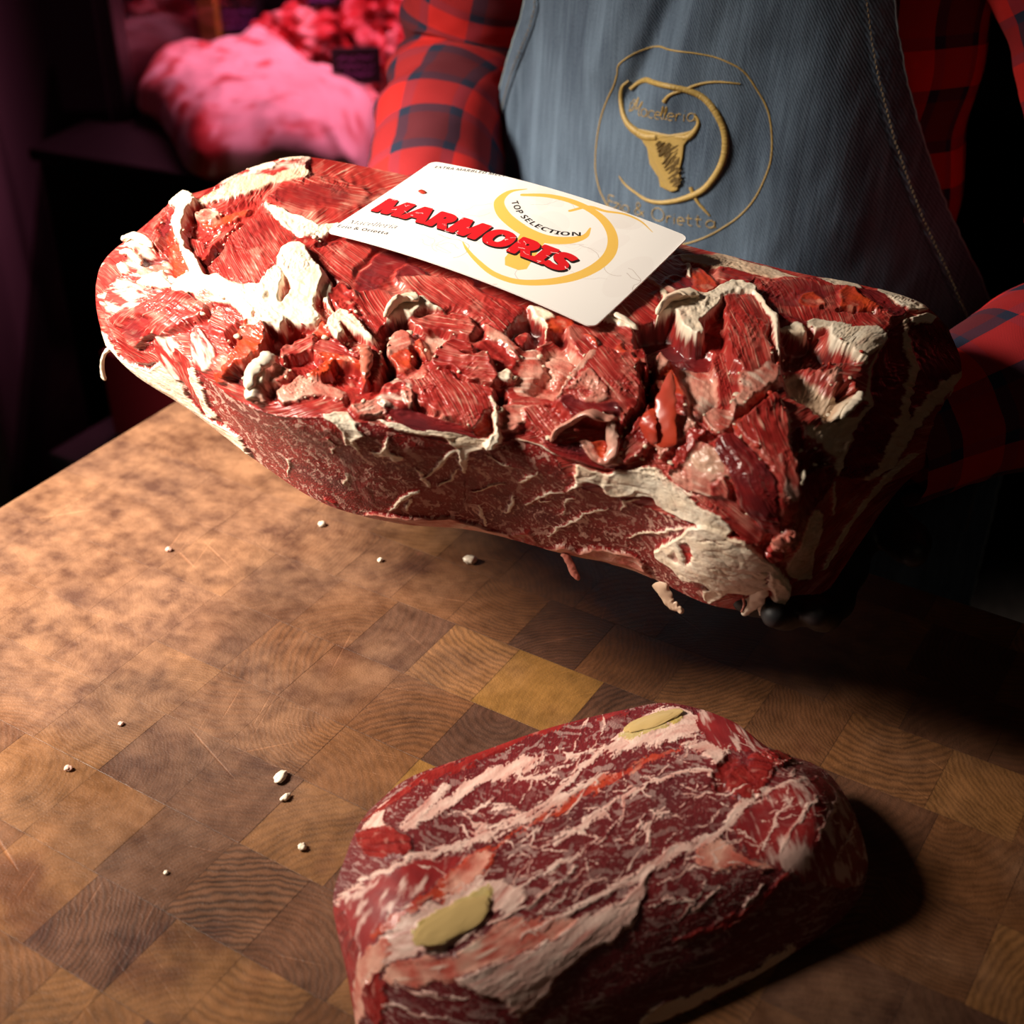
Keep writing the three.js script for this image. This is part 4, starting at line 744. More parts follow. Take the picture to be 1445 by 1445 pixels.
shoulder.seam('G', 2, 1.2, [7.2,6.4,7.2,7.2,5.6], [582,498,681,506,733,574,776,620,894,736]);
shoulder.piece('P', 2, 2, -40, [640,482,681,500,717,448,774,364,703,406,682,406,652,436]);
shoulder.piece('Q', 1, 3, -84, [711,518,773,596,958,774,1000,390,981,102,818,298,729,436], { blend: 0.8 });
shoulder.seam('G', 1.5, 1, [2.4,4.8,2.4], [790,418,852,540,893,624]);
shoulder.seam('G', 1.5, 1, [1.6,4.0,1.6], [871,410,910,518,963,638]);
shoulder.seam('G', 1.5, 1, [1.6,3.2,1.6], [912,324,959,418,991,504]);
shoulder.seam('G', 1.5, 1, [1.6,3.2,1.6], [750,426,793,516,836,614]);
shoulder.piece('K', -8, 2, -75, [696,690,719,770,748,790,720,668,700,648]);
shoulder.piece('E', 6, 2, -58, [713,684,749,756,781,700,758,598,723,620], { dome: 2 });
shoulder.piece('E', 6, 2, 4, [779,790,915,1042,898,880,813,722,773,596,769,662], { dome: 2 });
shoulder.piece('T', 2.5, 1.5, 0, [492,4,524,74,593,60,683,32,769,54,747,-22,658,10,559,0]);
shoulder.seam('E', 1.5, 1.5, [3,6,7,5], [580,272,659,254,720,272,790,326]);
shoulder.seam('G', 1.5, 1, [1.6,3.2,1.6], [700,288,717,302,740,326]);
shoulder.piece('P', 3, 1.5, 59, [27,166,106,336,136,376,132,298,108,208,12,26,-8,24]);
shoulder.piece('E', 3, 1.5, 62, [59,146,122,260,141,180,91,68]);
shoulder.seam('G', 1, 0.8, [1.6,3.2,2.4,1.6], [557,392,591,390,631,338,669,360]);
shoulder.seam('G', 1, 0.8, [1.6,2.4,1.6], [593,318,628,364,647,398]);
shoulder.seam('G', 1, 0.8, [1.6,3.2,1.6], [154,240,211,264,266,276]);
shoulder.seam('G', 1, 0.8, [1.6,3.2,1.6], [129,172,191,184,238,204]);
{ // fine branching threads of fat between the seams
  const r = rng(41);
  for (let i = 0; i < 95; i++) {
    let u = 0.12 + 0.78 * r(), v = 0.42 + 0.5 * r(), a = 0.1 + 0.9 * (r() - 0.5); const q = [u * 1000, v * 1000];
    for (let k = 0; k < 3 + r() * 3; k++) { a += (r() - 0.5) * 1.3; u += Math.cos(a) * 0.018; v += Math.sin(a) * 0.030; q.push(u * 1000, v * 1000); }
    shoulder.seam('G', 0.8, 0.7, [0.4, 0.9 + r(), 0.7, 0.3], q, { rag: 2.5, feather: 1 });
    if (r() < 0.6) { const m = 2, b = a + (r() < 0.5 ? 1.3 : -1.3), x = q[m], y = q[m + 1]; shoulder.seam('G', 0.8, 0.7, [0.8, 0.3], [x, y, x + Math.cos(b) * 16, y + Math.sin(b) * 30, x + Math.cos(b) * 24, y + Math.sin(b) * 50], { rag: 2.5, feather: 1 }); }
  }
}
shoulder.soften(0.0009);
const shoulderSkin = shoulder.material({ clearcoat: 0.1, clearcoatRoughness: 0.3 });
for (const [i, g] of fleshBody(lowerSurface, shoulder, 640, 416, (p, u, v, w) => p.clone().setY(lerp(p.y, 0.001, w))).entries())
  mesh(i ? 'underside' : 'cut_face', g, shoulderSkin, lower);
{
  const gristle = phys([0.58, 0.41, 0.17], 0.25, { clearcoat: 0.4, clearcoatRoughness: 0.2 });
  for (const [[u0, v0, u1, v1], w, seed] of [[[0.180, 0.432, 0.300, 0.602], 0.0095, 5], [[0.516, 0.916, 0.644, 0.954], 0.0075, 11]]) {
    const at = (u, v) => { const e = 0.004, A = lowerSurface(u + e, v, V()).sub(lowerSurface(u - e, v, V())), B = lowerSurface(u, v + e, V()).sub(lowerSurface(u, v - e, V())), N = A.cross(B).normalize(); return [lowerSurface(u, v, V()).addScaledVector(N, shoulder.height(u, v)), N]; };
    const [a] = at(u0, v0), [b] = at(u1, v1), [c, N] = at((u0 + u1) / 2, (v0 + v1) / 2), X = b.clone().sub(a), L = X.length() / 2; X.normalize(); X.addScaledVector(N, -X.dot(N)).normalize();
    const g = lump(1, seed, [L, 0.0014, w], 0.16, 10); g.applyMatrix4(new THREE.Matrix4().makeBasis(X, N, new THREE.Vector3().crossVectors(X, N)).setPosition(c.addScaledVector(N, 0.0003)));
    mesh('cartilage', g, gristle, lower).userData.label = 'pale yellow oval of cartilage';
  }
}

// ---------------------------------------------------------------- the big cut held over the block
const held = thing('beef_cut', 'large ragged slab of marbled raw beef held over the block under a white card', 'meat', [-0.0013, 1.1796, -0.9945]);
{
  const a = V(0.8322715, -0.0675605, 0.5502361), n = V(0, 0.9925462, 0.1218693), b = new THREE.Vector3().crossVectors(a, n);
  held.quaternion.setFromRotationMatrix(new THREE.Matrix4().makeBasis(a, n, b));
}
const heldSurface = loft([
  [[-0.252, -0.085, 0.189], [-0.263, -0.065, 0.182], [-0.274, -0.050, 0.169], [-0.278, -0.035, 0.151], [-0.274, -0.025, 0.117], [-0.271, -0.018, 0.085], [-0.267, -0.014, 0.069]],
  [[-0.218, -0.098, 0.193], [-0.208, -0.060, 0.198], [-0.201, -0.035, 0.191], [-0.203, -0.020, 0.171], [-0.213, -0.012, 0.136], [-0.231, -0.008, 0.092], [-0.255, -0.012, 0.046]],
  [[-0.151, -0.098, 0.203], [-0.128, -0.050, 0.219], [-0.117, -0.020, 0.217], [-0.136, -0.012, 0.185], [-0.157, -0.004, 0.145], [-0.191, 0.000, 0.089], [-0.245, -0.008, 0.012]],
  [[-0.066, -0.095, 0.224], [-0.053, -0.052, 0.236], [-0.038, -0.015, 0.242], [-0.068, -0.010, 0.202], [-0.098, 0.000, 0.154], [-0.146, 0.004, 0.084], [-0.220, -0.005, -0.020]],
  [[-0.004, -0.100, 0.229], [0.005, -0.056, 0.233], [0.014, -0.015, 0.236], [-0.017, -0.010, 0.193], [-0.047, -0.000, 0.143], [-0.097, 0.002, 0.062], [-0.165, -0.006, -0.038]],
  [[0.048, -0.105, 0.213], [0.056, -0.060, 0.215], [0.060, -0.020, 0.213], [0.038, -0.010, 0.176], [0.014, -0.000, 0.129], [-0.032, 0.000, 0.040], [-0.081, -0.008, -0.055]],
  [[0.093, -0.112, 0.183], [0.101, -0.066, 0.186], [0.108, -0.025, 0.186], [0.095, -0.010, 0.157], [0.074, 0.000, 0.110], [0.040, 0.000, 0.028], [0.002, -0.008, -0.066]],
  [[0.146, -0.120, 0.163], [0.153, -0.074, 0.166], [0.159, -0.034, 0.168], [0.149, -0.012, 0.141], [0.132, -0.000, 0.096], [0.104, -0.000, 0.014], [0.077, -0.008, -0.072]],
  [[0.198, -0.126, 0.144], [0.206, -0.083, 0.150], [0.211, -0.045, 0.151], [0.205, -0.014, 0.132], [0.186, 0.000, 0.085], [0.163, -0.000, 0.003], [0.144, -0.008, -0.079]],
  [[0.254, -0.131, 0.140], [0.256, -0.090, 0.151], [0.258, -0.053, 0.150], [0.250, -0.015, 0.139], [0.230, 0.000, 0.093], [0.211, 0.000, 0.003], [0.202, -0.008, -0.087]],
  [[0.290, -0.130, 0.124], [0.294, -0.098, 0.127], [0.300, -0.060, 0.129], [0.296, -0.020, 0.126], [0.277, -0.005, 0.085], [0.260, -0.002, -0.007], [0.249, -0.010, -0.100]],
  [[0.305, -0.132, 0.103], [0.305, -0.112, 0.086], [0.308, -0.085, 0.064], [0.307, -0.045, 0.057], [0.297, -0.020, 0.025], [0.287, -0.010, -0.050], [0.286, -0.012, -0.102]],
  [[0.319, -0.118, 0.094], [0.317, -0.120, 0.038], [0.317, -0.120, -0.027], [0.324, -0.118, -0.072], [0.326, -0.105, -0.105], [0.321, -0.060, -0.113], [0.307, -0.025, -0.104]],
]);
const beef = new Flesh(2048, 1280, 0.62, 0.40, 'M', 0.8, 0.7, 0.75);
beef.piece('B', 0, 1.5, -77, [86,178,146,242,194,240,248,280,329,336,380,344,431,330,482,298,518,358,559,362,592,266,632,272,673,276,726,302,754,188,760,-52,720,-80,673,-51,619,-32,553,-64,479,-42,395,-61,320,-64,252,-77,184,-64,93,-34]);
beef.piece('F', 3, 1.5, -8, [0,80,29,74,50,36,87,66,112,94,129,168,143,164,156,120,171,72,186,44,204,60,229,80,237,52,242,8,254,-17,291,-30,270,-80,231,-80,206,-80,176,-80,140,-80,124,-61,85,-76,34,-80,-23,-80,-47,-80]);
beef.piece('S', 2.5, 2, -65, [129,168,118,220,117,268,139,314,151,280,167,268,173,216,163,148,148,130,138,152]);
beef.piece('S', 2, 2, -69, [167,268,157,338,159,396,168,408,183,386,192,360,190,286,177,242]);
beef.piece('M', 1.5, 1.5, -76, [142,272,158,268,172,204,183,138,188,76,180,58,171,102,160,140,149,194]);
beef.piece('F', 2.5, 1.2, -75, [164,222,172,244,184,188,196,116,206,88,190,52,181,108,171,162]);
beef.piece('S', 1, 3, 32, [0,364,-3,463,0,550,11,602,59,602,101,582,118,548,97,460,119,480,94,384,39,196,11,234]);
beef.piece('M', 3, 2, -26, [-4,366,1,460,9,532,31,516,44,462,32,398,19,326,4,302]);
beef.piece('S', 1, 2, 58, [20,292,37,406,63,436,90,418,83,336,47,252]);
beef.piece('M', 2, 2, 11, [34,188,69,190,97,152,120,204,130,166,87,76,50,112,20,190]);
beef.piece('M', 6, 2.5, 74, [83,362,103,456,133,508,153,498,171,500,166,444,148,376,127,292,113,262,97,160,68,198,41,216,58,280], { dome: 4 });
beef.piece('D', 6, 4, 70, [68,214,87,310,110,334,109,260,91,180], { blend: 0.75, lip: 0 });
beef.piece('F', 8, 1.5, 5, [8,582,11,624,43,630,63,606,37,588,37,564,57,538,44,536,29,546,33,574]);
beef.piece('F', 5, 1.5, 36, [67,466,79,520,102,524,116,504,88,466,71,450]);
beef.piece('F', 6, 1.5, 32, [74,524,80,552,98,550,92,526]);
beef.piece('F', 5, 1.5, -52, [27,492,34,514,49,486,38,462]);
beef.piece('K', -6, 2.5, 36, [41,578,62,598,80,628,80,584,59,542,49,542]);
beef.piece('P', 0, 2, 62, [52,516,68,568,86,606,97,578,82,538,63,494]);
beef.piece('O', -5, 2, -54, [59,678,62,726,89,680,117,620,119,596,107,554,82,616]);
beef.piece('M', 7, 2, 93, [4,708,1,786,21,824,57,788,64,728,57,676,66,618,46,632,20,648], { dome: 3 });
beef.piece('D', 5, 3, 87, [44,700,40,762,63,726,60,664], { lip: 0 });
beef.piece('M', 6, 2, 9, [12,628,18,662,44,644,60,618,41,618,29,610], { dome: 3 });
beef.piece('R', -5, 2.5, 67, [72,820,86,874,127,846,162,874,201,902,210,848,186,808,170,774,150,722,146,664,139,624,116,652,93,708,79,766]);
beef.piece('M', -1, 1.5, 70, [122,658,124,700,138,758,162,804,178,820,158,768,144,724,142,680,143,646]);
beef.piece('O', -2, 1.5, 61, [99,802,121,826,156,848,186,868,170,832,138,796,112,776]);
beef.piece('K', -10, 1.8, 72, [141,660,143,714,161,764,171,770,158,722,150,668]);
beef.piece('M', 0, 2, -54, [89,724,112,728,130,710,128,656,118,654]);
beef.piece('P', 2, 2, -22, [77,830,106,852,133,840,129,810,108,792,90,798]);
beef.piece('F', 11, 2, -44, [8,826,2,934,44,906,80,866,74,822,80,780,88,732,106,680,120,656,141,632,151,600,143,566,129,594,112,622,94,670,73,706,56,748,50,794], { dome: 2 });
beef.piece('S', 5, 2, 5, [90,954,131,998,168,1000,194,1011,219,1020,257,1013,262,960,224,948,177,950,134,952]);
beef.piece('F', 7, 2, 5, [159,980,170,1000,196,1000,219,970,194,960]);
beef.piece('F', 7, 1.5, 19, [214,996,231,1008,253,1005,251,986,230,980]);
beef.piece('T', 4, 2.2, 10, [60,882,88,918,116,950,144,962,190,952,224,950,262,968,266,938,221,926,197,914,159,892,114,882,89,862]);
beef.piece('M', 0, 1.5, -55, [147,642,160,698,156,752,169,724,180,684,193,654,182,632,157,606]);
beef.piece('M', 4, 2, -49, [170,774,190,810,202,836,220,850,247,816,268,800,253,752,244,718,236,664,212,632,190,646,174,688,163,730], { dome: 2 });
beef.piece('D', 5, 3, -42, [173,756,199,822,236,820,240,784,211,740,184,716], { blend: 0.5, lip: 0 });
beef.piece('M', 4, 5, -7, [204,882,221,908,232,932,264,944,294,950,319,948,341,928,330,880,304,872,273,858,259,856,230,866]);
beef.piece('D', 4, 5, -7, [214,888,233,918,267,930,296,936,320,926,313,888,280,874,251,868], { blend: 0.6, lip: 0 });
beef.piece('F', 6, 1.8, -33, [207,870,230,866,259,852,277,846,294,834,317,848,310,814,287,806,273,802,253,812,229,840]);
beef.piece('F', 5, 2, 40, [114,538,129,594,148,602,173,630,194,626,222,648,241,664,243,620,209,570,179,532,146,518,117,492]);
beef.piece('P', 4, 2, 18, [146,518,174,570,176,538,167,500]);
beef.piece('M', 3, 2.5, -36, [267,782,282,774,312,800,338,824,354,800,351,770,342,748,344,702,331,706,317,720,297,744], { dome: 2 });
beef.piece('R', 6, 2, -13, [260,782,276,802,293,802,296,788,282,772,267,778]);
beef.piece('D', 2, 3, -18, [342,724,352,762,366,804,388,794,386,772,377,746,369,716,351,700,344,694]);
beef.piece('D', 4, 2, -9, [381,744,388,776,409,768,413,732,391,732]);
beef.piece('F', 8, 2, 77, [170,550,174,620,198,618,237,664,248,706,247,740,263,774,278,776,288,752,301,734,316,714,311,672,307,640,316,614,309,582,278,576,253,584,242,570,222,582,196,562], { dome: 3 });
beef.piece('F', 13, 1.2, 86, [248,706,262,698,264,662,261,626,250,636,244,606,236,662]);
beef.piece('F', 14, 1.4, -57, [260,766,282,770,298,732,312,706,309,656,286,664,272,672,261,706,253,732], { dome: 2 });
beef.piece('P', 2, 1.5, -64, [262,694,272,676,272,654,263,628,263,664]);
beef.piece('F', 9, 1.5, -27, [252,596,273,630,297,628,309,610,300,590,273,582]);
beef.piece('F', 10, 1.5, -45, [192,568,209,602,227,588,237,576,237,544,230,512,221,542,203,554]);
beef.piece('M', 5, 2, 19, [179,466,184,516,201,550,216,548,224,538,209,496,204,450,182,426], { dome: 2 });
beef.piece('R', -6, 2, -16, [202,446,211,498,230,536,232,510,217,444]);
beef.piece('P', 2, 1.5, 58, [188,342,206,390,218,410,196,296]);
beef.piece('K', -7, 2, 72, [209,336,227,386,250,444,251,412,232,324,212,300]);
beef.piece('O', 12, 1.2, 71, [219,466,236,538,254,542,261,498,250,444,228,388,212,334,204,266,196,282,212,376,218,420], { tilt: [0.12,0.1] });
beef.piece('F', 15, 1.5, 30, [240,554,250,584,269,590,278,570,276,540,261,542,250,536,234,508], { dome: 1 });
beef.piece('K', -15, 2, 19, [277,562,293,570,303,562,296,538,281,538]);
beef.piece('M', -8, 2, 45, [260,514,277,540,296,546,279,512,266,484]);
beef.piece('P', 5, 2.5, 65, [243,312,243,360,252,438,262,476,271,488,293,480,293,448,279,406,270,384,260,364,261,326,250,308]);
beef.piece('F', 10, 2, 81, [241,314,243,360,250,414,263,412,257,360,254,334], { dome: 2 });
beef.piece('K', -5, 2, 42, [261,374,279,406,278,376,264,332]);  // patch of shade painted beside the fat finger
beef.piece('P', 3, 2, 38, [272,372,294,422,309,462,319,444,346,454,361,440,354,400,327,398,302,370,284,346]);
beef.piece('R', -5, 2.5, 57, [363,380,354,404,368,434,382,440,393,468,383,414]);
beef.piece('R', -2, 3, -16, [308,578,323,608,347,564,370,532,382,566,391,536,391,482,381,426,362,384,352,426,319,440,289,450,269,478,289,526]);
beef.piece('M', 9, 1.5, 41, [273,490,296,540,313,562,319,540,314,512,299,494,281,470]);
beef.piece('M', 8, 1.5, -8, [314,508,320,550,330,562,343,558,354,538,366,530,361,512,341,510,323,496]);
beef.piece('O', 10, 1.5, -54, [320,502,332,516,357,514,364,512,370,532,376,518,378,456,372,440,367,488,350,492,327,488]);
beef.piece('M', 7, 2, -16, [370,532,374,558,384,568,391,536,390,480,383,450,378,492]);
beef.piece('O', 9, 1.5, 49, [312,444,328,480,340,494,336,458,322,438]);
beef.piece('O', 6, 1.5, -49, [310,578,318,606,328,594,334,570,324,560,312,562]);
beef.piece('F', 12, 1.5, -40, [326,598,333,630,346,638,359,620,374,588,382,570,370,572,354,594,343,604,347,580,340,554,336,574], { dome: 1 });
beef.piece('K', -18, 2, -78, [381,578,387,596,392,544,398,520,397,462,391,482,390,534]);
beef.piece('R', 6, 1.8, -40, [319,676,324,698,334,708,342,694,352,694,354,656,359,636,347,644,334,638]);
beef.piece('F', 7, 1.2, -69, [311,672,318,710,322,684,323,656,331,636,320,646]);
beef.piece('M', 3, 2.5, -57, [350,690,357,708,379,716,389,696,388,664,382,626,374,600,364,616,358,642]);
beef.piece('M', 4, 3, -40, [384,746,447,774,456,758,481,744,506,732,501,704,498,674,491,658,474,688,460,690,446,704,433,690,421,694,410,712,397,728]);
beef.piece('P', 5, 1.5, -49, [394,698,393,728,401,724,410,710,417,700,404,694,388,672]);
beef.piece('K', -9, 2, 18, [382,630,394,654,406,662,409,638,398,608,384,596]);  // shadow below the fat flap, painted dark
beef.piece('F', 12, 1.3, 49, [383,636,388,670,397,692,408,700,417,702,426,694,437,688,420,680,412,670,407,654,399,656], { dome: 1 });
beef.piece('M', 7, 1.6, -9, [404,652,413,668,429,682,447,688,461,686,469,664,463,634,452,642,436,640,422,628,412,644]);
beef.piece('P', -3, 2, -18, [421,628,439,636,456,628,446,618,437,584,433,556,427,574]);
beef.piece('K', -10, 1.5, -79, [416,582,422,588,423,540,419,544]);
beef.piece('O', 3, 1.2, -74, [413,594,420,622,427,584,426,562,420,580]);
beef.piece('P', 5, 2, 49, [387,588,394,622,402,632,413,612,411,580,401,568,391,550], { dome: 2 });
beef.piece('O', 3, 2, -49, [393,546,404,578,413,576,419,542,412,508,403,516]);
beef.piece('P', 1, 2, 49, [408,478,418,510,426,538,436,528,427,488]);
beef.piece('M', 8, 1.5, -9, [440,604,451,624,468,616,476,586,464,590,453,592]);
beef.piece('M', 10, 1.6, 0, [432,546,437,580,447,600,464,584,473,582,488,594,492,562,501,540,498,506,482,512,470,504,453,540,440,534], { tilt: [0.05,0.1] });
beef.piece('R', 1, 2, -45, [468,620,479,642,492,644,501,620,513,602,508,572,496,552,489,592,477,594]);
beef.piece('P', 5, 1.6, -49, [473,684,483,668,503,654,516,632,516,602,503,620,490,646,480,646]);
beef.piece('K', -10, 2.2, -57, [498,674,503,706,516,714,529,686,526,654,513,638,503,652]);
beef.piece('R', -3, 2, -57, [502,668,508,694,517,694,519,668,511,648]);
beef.piece('O', 6, 1.5, -9, [524,716,540,728,554,728,558,702,538,690,533,674,529,694]);
beef.piece('F', 8, 1.3, -26, [506,734,519,734,531,730,536,716,529,704,534,682,531,672,528,696,518,710]);
beef.piece('F', 7, 1, 0, [497,548,504,568,513,552,510,530,502,526]);
beef.piece('K', -14, 1.8, -73, [497,496,504,510,510,476,504,468]);
beef.piece('M', 8, 2, -73, [413,476,426,490,440,522,453,534,463,506,483,502,500,490,502,450,492,386,487,362,477,362,453,378,433,404,421,432], { dome: 3 });
beef.piece('S', 9, 1.8, -24, [388,412,393,458,406,474,419,470,423,434,426,400,412,386,397,368]);
beef.piece('R', 10, 1.2, 0, [396,438,406,462,417,458,413,428,401,414]);
beef.piece('P', 12, 1.2, -69, [410,432,417,448,427,406,418,390]);
beef.piece('P', 5, 2, 45, [360,380,377,404,390,424,394,372,384,360,369,356]);
beef.piece('D', 3, 1.6, -18, [394,382,423,396,448,380,477,362,493,360,492,336,469,336,433,334,409,348]);
beef.piece('F', 2.5, 1, -9, [390,358,411,348,430,338,449,344,469,340,483,336,498,340,508,344,499,312,486,288,484,222,479,208,471,276,463,308,453,326,433,326,411,330]);
beef.piece('O', -3, 2, 70, [492,380,499,434,506,396,504,342,492,338,486,356]);
beef.piece('P', 4, 2, 26, [501,446,521,466,548,482,534,438,529,398,508,366]);
beef.piece('F', 10, 1.2, -80, [496,464,502,462,503,426,508,396,511,332,503,314,497,320,503,372,498,406]);
beef.piece('M', 3, 1.5, 18, [511,482,526,502,554,508,561,500,542,476,518,462]);
beef.piece('P', -2, 2.5, 18, [513,552,518,586,512,626,521,648,533,644,543,632,541,592,540,546,538,512,526,504,514,520], { dome: 2 });
beef.piece('P', -8, 3, -8, [534,638,542,668,557,672,570,648,579,632,571,592,566,544,559,512,546,512,528,520,538,566,540,608]);
beef.piece('P', -4, 1.5, -34, [539,632,548,650,567,634,561,586,553,554,546,594], { blend: 0.7, lip: 0 });
beef.piece('K', -7, 1.5, 26, [539,686,550,692,556,682,547,672]);
beef.piece('D', 5, 3, -49, [564,726,576,766,588,814,599,840,617,822,631,806,630,768,624,736,617,732,602,730,583,736]);
beef.piece('M', 7, 2, -54, [573,762,588,814,601,846,620,816,623,782,620,746,603,742]);
beef.piece('M', 6, 1.8, -40, [551,690,557,716,580,722,599,712,612,704,623,694,629,672,617,662,606,666,593,668,583,650,576,634,563,656]);
beef.piece('O', 8, 1.2, -26, [568,692,581,692,586,672,577,678]);
beef.piece('F', 8, 1, -24, [578,748,588,748,614,736,618,726,601,728,583,738]);
beef.piece('M', 4, 1.5, -26, [577,730,602,728,617,722,623,692,600,704]);
beef.piece('O', 8, 1.2, -64, [602,666,604,696,611,674,619,670,627,680,630,660,618,654]);
beef.piece('K', -16, 3, 0, [614,736,627,762,641,764,662,756,676,736,700,750,709,716,670,690,644,698,641,666,641,636,632,662,624,692]);
beef.piece('D', -14, 2, 14, [624,716,650,752,670,732,701,744,706,730,657,712,633,696]);
beef.piece('K', -20, 2, -81, [631,662,641,668,647,624,647,576,660,548,652,538,643,566,637,594]);
beef.piece('M', 8, 1.6, 67, [647,562,653,538,654,500,656,460,644,414,631,386,626,434,634,486,640,524]);
beef.piece('M', 14, 2.5, -54, [564,534,572,604,579,632,589,656,603,656,618,656,626,676,634,664,633,632,640,588,640,548,638,518,631,482,627,446,611,474,590,460,578,450,566,458,557,480], { dome: 4, tilt: [-0.03,0.03] });
beef.piece('P', 17, 1.5, 77, [558,490,566,546,573,596,581,636,589,638,580,590,571,544,563,498]);
beef.piece('P', 19, 1.5, -64, [569,520,580,572,586,588,601,562,610,528,592,500,587,506,593,528,579,526], { blend: 0.9 });
beef.piece('D', 17, 1.5, -18, [562,484,571,510,590,498,611,524,622,516,617,482,592,462,578,450]);
beef.piece('R', 13, 1, -62, [622,656,628,680,638,650,641,620,634,632]);
beef.seam('K', 2, 0.8, [2,3,2], [641,554,639,522,631,482,626,442]);
beef.piece('M', 6, 2, -57, [527,444,541,476,559,480,571,454,569,418,561,388,549,396,534,418]);
beef.piece('D', 3, 1.8, -9, [549,386,564,380,588,404,606,380,629,388,636,384,621,356,597,348,572,348,557,360]);
beef.piece('O', 5, 1.2, 18, [598,418,613,434,619,406,613,380,602,392]);
beef.piece('P', 6, 1.5, -9, [587,408,599,420,609,382,622,388,629,422,630,390,616,362,601,374]);
beef.piece('P', -9, 3, 12, [663,676,710,714,730,614,701,582,686,624,698,656]);
beef.piece('O', 0, 2, -54, [641,668,642,694,650,698,664,680,676,660,696,654,689,622,670,616,653,612,646,614,649,648]);
beef.piece('P', 4, 1.2, -64, [643,664,643,694,649,696,662,680,654,664,653,644]);
beef.piece('P', 8, 2, -74, [651,500,662,542,674,560,696,568,713,564,698,514,670,440,664,452,657,472]);
beef.piece('F', 3, 1.3, 9, [587,328,591,342,602,340,619,344,638,378,658,408,671,410,684,398,704,394,719,392,686,346,657,310,634,288,619,296,604,298,594,272,584,226,590,292], { dome: 1 });
beef.piece('M', 4, 2.5, -36, [587,814,601,874,616,954,628,940,636,910,650,876,658,848,642,838,623,840,624,810,633,796,629,754,616,744,597,754]);
beef.seam('P', 5, 1, [3,5], [601,870,621,838,633,842]);
beef.seam('F', 5, 1, [4,6,3], [623,834,632,820,644,814]);
beef.piece('D', 5, 1.5, -24, [620,850,627,882,642,884,654,854,644,842,632,844]);
beef.piece('O', 6, 2.5, -49, [639,910,648,928,663,910,676,884,669,850,658,844,647,878]);
beef.piece('F', 8, 1, -65, [631,918,637,920,643,896,641,886]);
beef.piece('T', 3, 2, 8, [617,956,636,966,654,1000,672,1000,699,994,720,994,739,988,756,980,736,966,704,954,676,948,659,936,642,944,628,940]);
beef.piece('M', 5, 2, 8, [661,934,672,950,706,950,732,952,711,928,687,912,670,902]);
beef.piece('D', 6, 2.5, -52, [671,894,696,920,719,934,744,964,763,988,794,978,824,874,802,856,780,846,750,862,726,892,706,910]);
beef.piece('M', 6, 2.5, -55, [746,962,763,988,794,978,818,900,787,910,764,926], { blend: 0.8, lip: 0 });
beef.piece('R', -4, 2, 6, [676,766,691,784,713,782,723,754,703,742,684,754]);
beef.piece('D', -12, 2.5, 19, [667,722,692,748,713,734,702,712,678,704]);
beef.piece('P', -9, 3, 0, [664,684,703,710,728,696,736,664,726,610,701,608,682,648]);
beef.piece('M', -2, 2, -49, [703,726,720,754,741,726,756,698,760,656,746,642,732,668,724,702,711,716]);
beef.piece('F', 13, 1.6, 49, [630,754,630,794,642,816,659,832,670,842,677,864,688,892,704,900,722,894,743,862,763,842,773,820,784,780,782,770,767,802,758,824,740,844,720,872,702,864,691,832,688,798,679,770,692,752,681,734,659,744,648,770,639,764], { dome: 2 });
beef.piece('M', 9, 1.8, -45, [689,836,702,866,721,872,743,846,758,824,762,798,776,774,783,752,770,728,754,716,731,738,717,768,704,802], { dome: 3 });
beef.piece('R', 11, 1, 27, [692,850,701,868,713,840,706,808,698,822], { blend: 0.6, lip: 0 });
beef.piece('P', 8, 2.5, -16, [751,712,769,730,780,752,790,764,794,738,790,714,779,686,768,646,759,624,753,644,758,682], { dome: 2 });
beef.piece('P', 4, 2, 7, [717,598,738,634,758,638,761,612,750,580,732,580]);
beef.piece('O', 3, 1.6, 62, [760,614,774,660,784,690,798,710,796,684,779,632,769,604]);
beef.piece('M', 9, 2, -58, [768,604,781,668,798,706,811,684,819,648,828,604,829,552,803,556,784,582,772,598], { dome: 3 });
beef.seam('K', 0, 0.8, [2,3,2], [763,616,777,656,786,692,799,726]);
beef.piece('M', 6, 2.5, -74, [764,612,778,648,809,692,820,652,831,582,834,528,834,454,819,394,810,456,807,516,796,554,779,584], { dome: 2 });
beef.piece('S', 7, 2, -76, [812,586,827,592,831,528,830,470,817,484,813,540], { blend: 0.6 });
beef.piece('P', 4, 2, 13, [692,458,707,510,723,536,742,536,756,506,761,486,747,468,740,422,720,404,697,396,682,414], { dome: 2 });
beef.piece('T', 5, 2, -7, [709,480,729,532,749,520,753,486,729,468], { blend: 0.55, lip: 0 });
beef.piece('R', 7, 1.8, 61, [682,410,687,464,701,520,709,552,724,566,736,568,718,528,709,480,698,448], { dome: 2 });
beef.piece('D', 6, 2, -67, [743,566,764,588,782,570,798,544,808,512,811,458,816,390,802,368,789,404,774,426,766,470,757,500,740,534], { dome: 2 });
beef.piece('M', 6, 1.5, -49, [739,428,749,472,761,478,763,432,751,424]);
beef.piece('M', 2, 1.8, -40, [686,388,712,392,740,420,768,434,781,404,799,376,796,314,782,322,766,348,751,380,729,386,709,386]);
beef.piece('F', 4, 1.3, 0, [618,342,638,380,657,388,680,398,701,386,726,376,751,380,767,346,756,324,731,320,717,314,694,302,673,306,666,328,652,322,634,284,621,278], { dome: 1 });
beef.piece('P', 5, 1.3, 26, [620,500,623,486,613,468,610,482]);
beef.piece('F', 7, 1.2, -16, [711,270,722,312,738,330,759,328,779,326,792,304,814,268,830,220,849,166,853,82,836,54,821,146,806,142,794,108,777,118,761,96,742,128,724,94,707,116,686,122,690,172,702,224], { dome: 2 });
beef.piece('R', 5, 1.2, -60, [714,232,721,252,730,214,726,172,720,200]);
beef.piece('R', 6, 1.2, -60, [706,174,711,194,716,164,709,150], { blend: 0.6 });
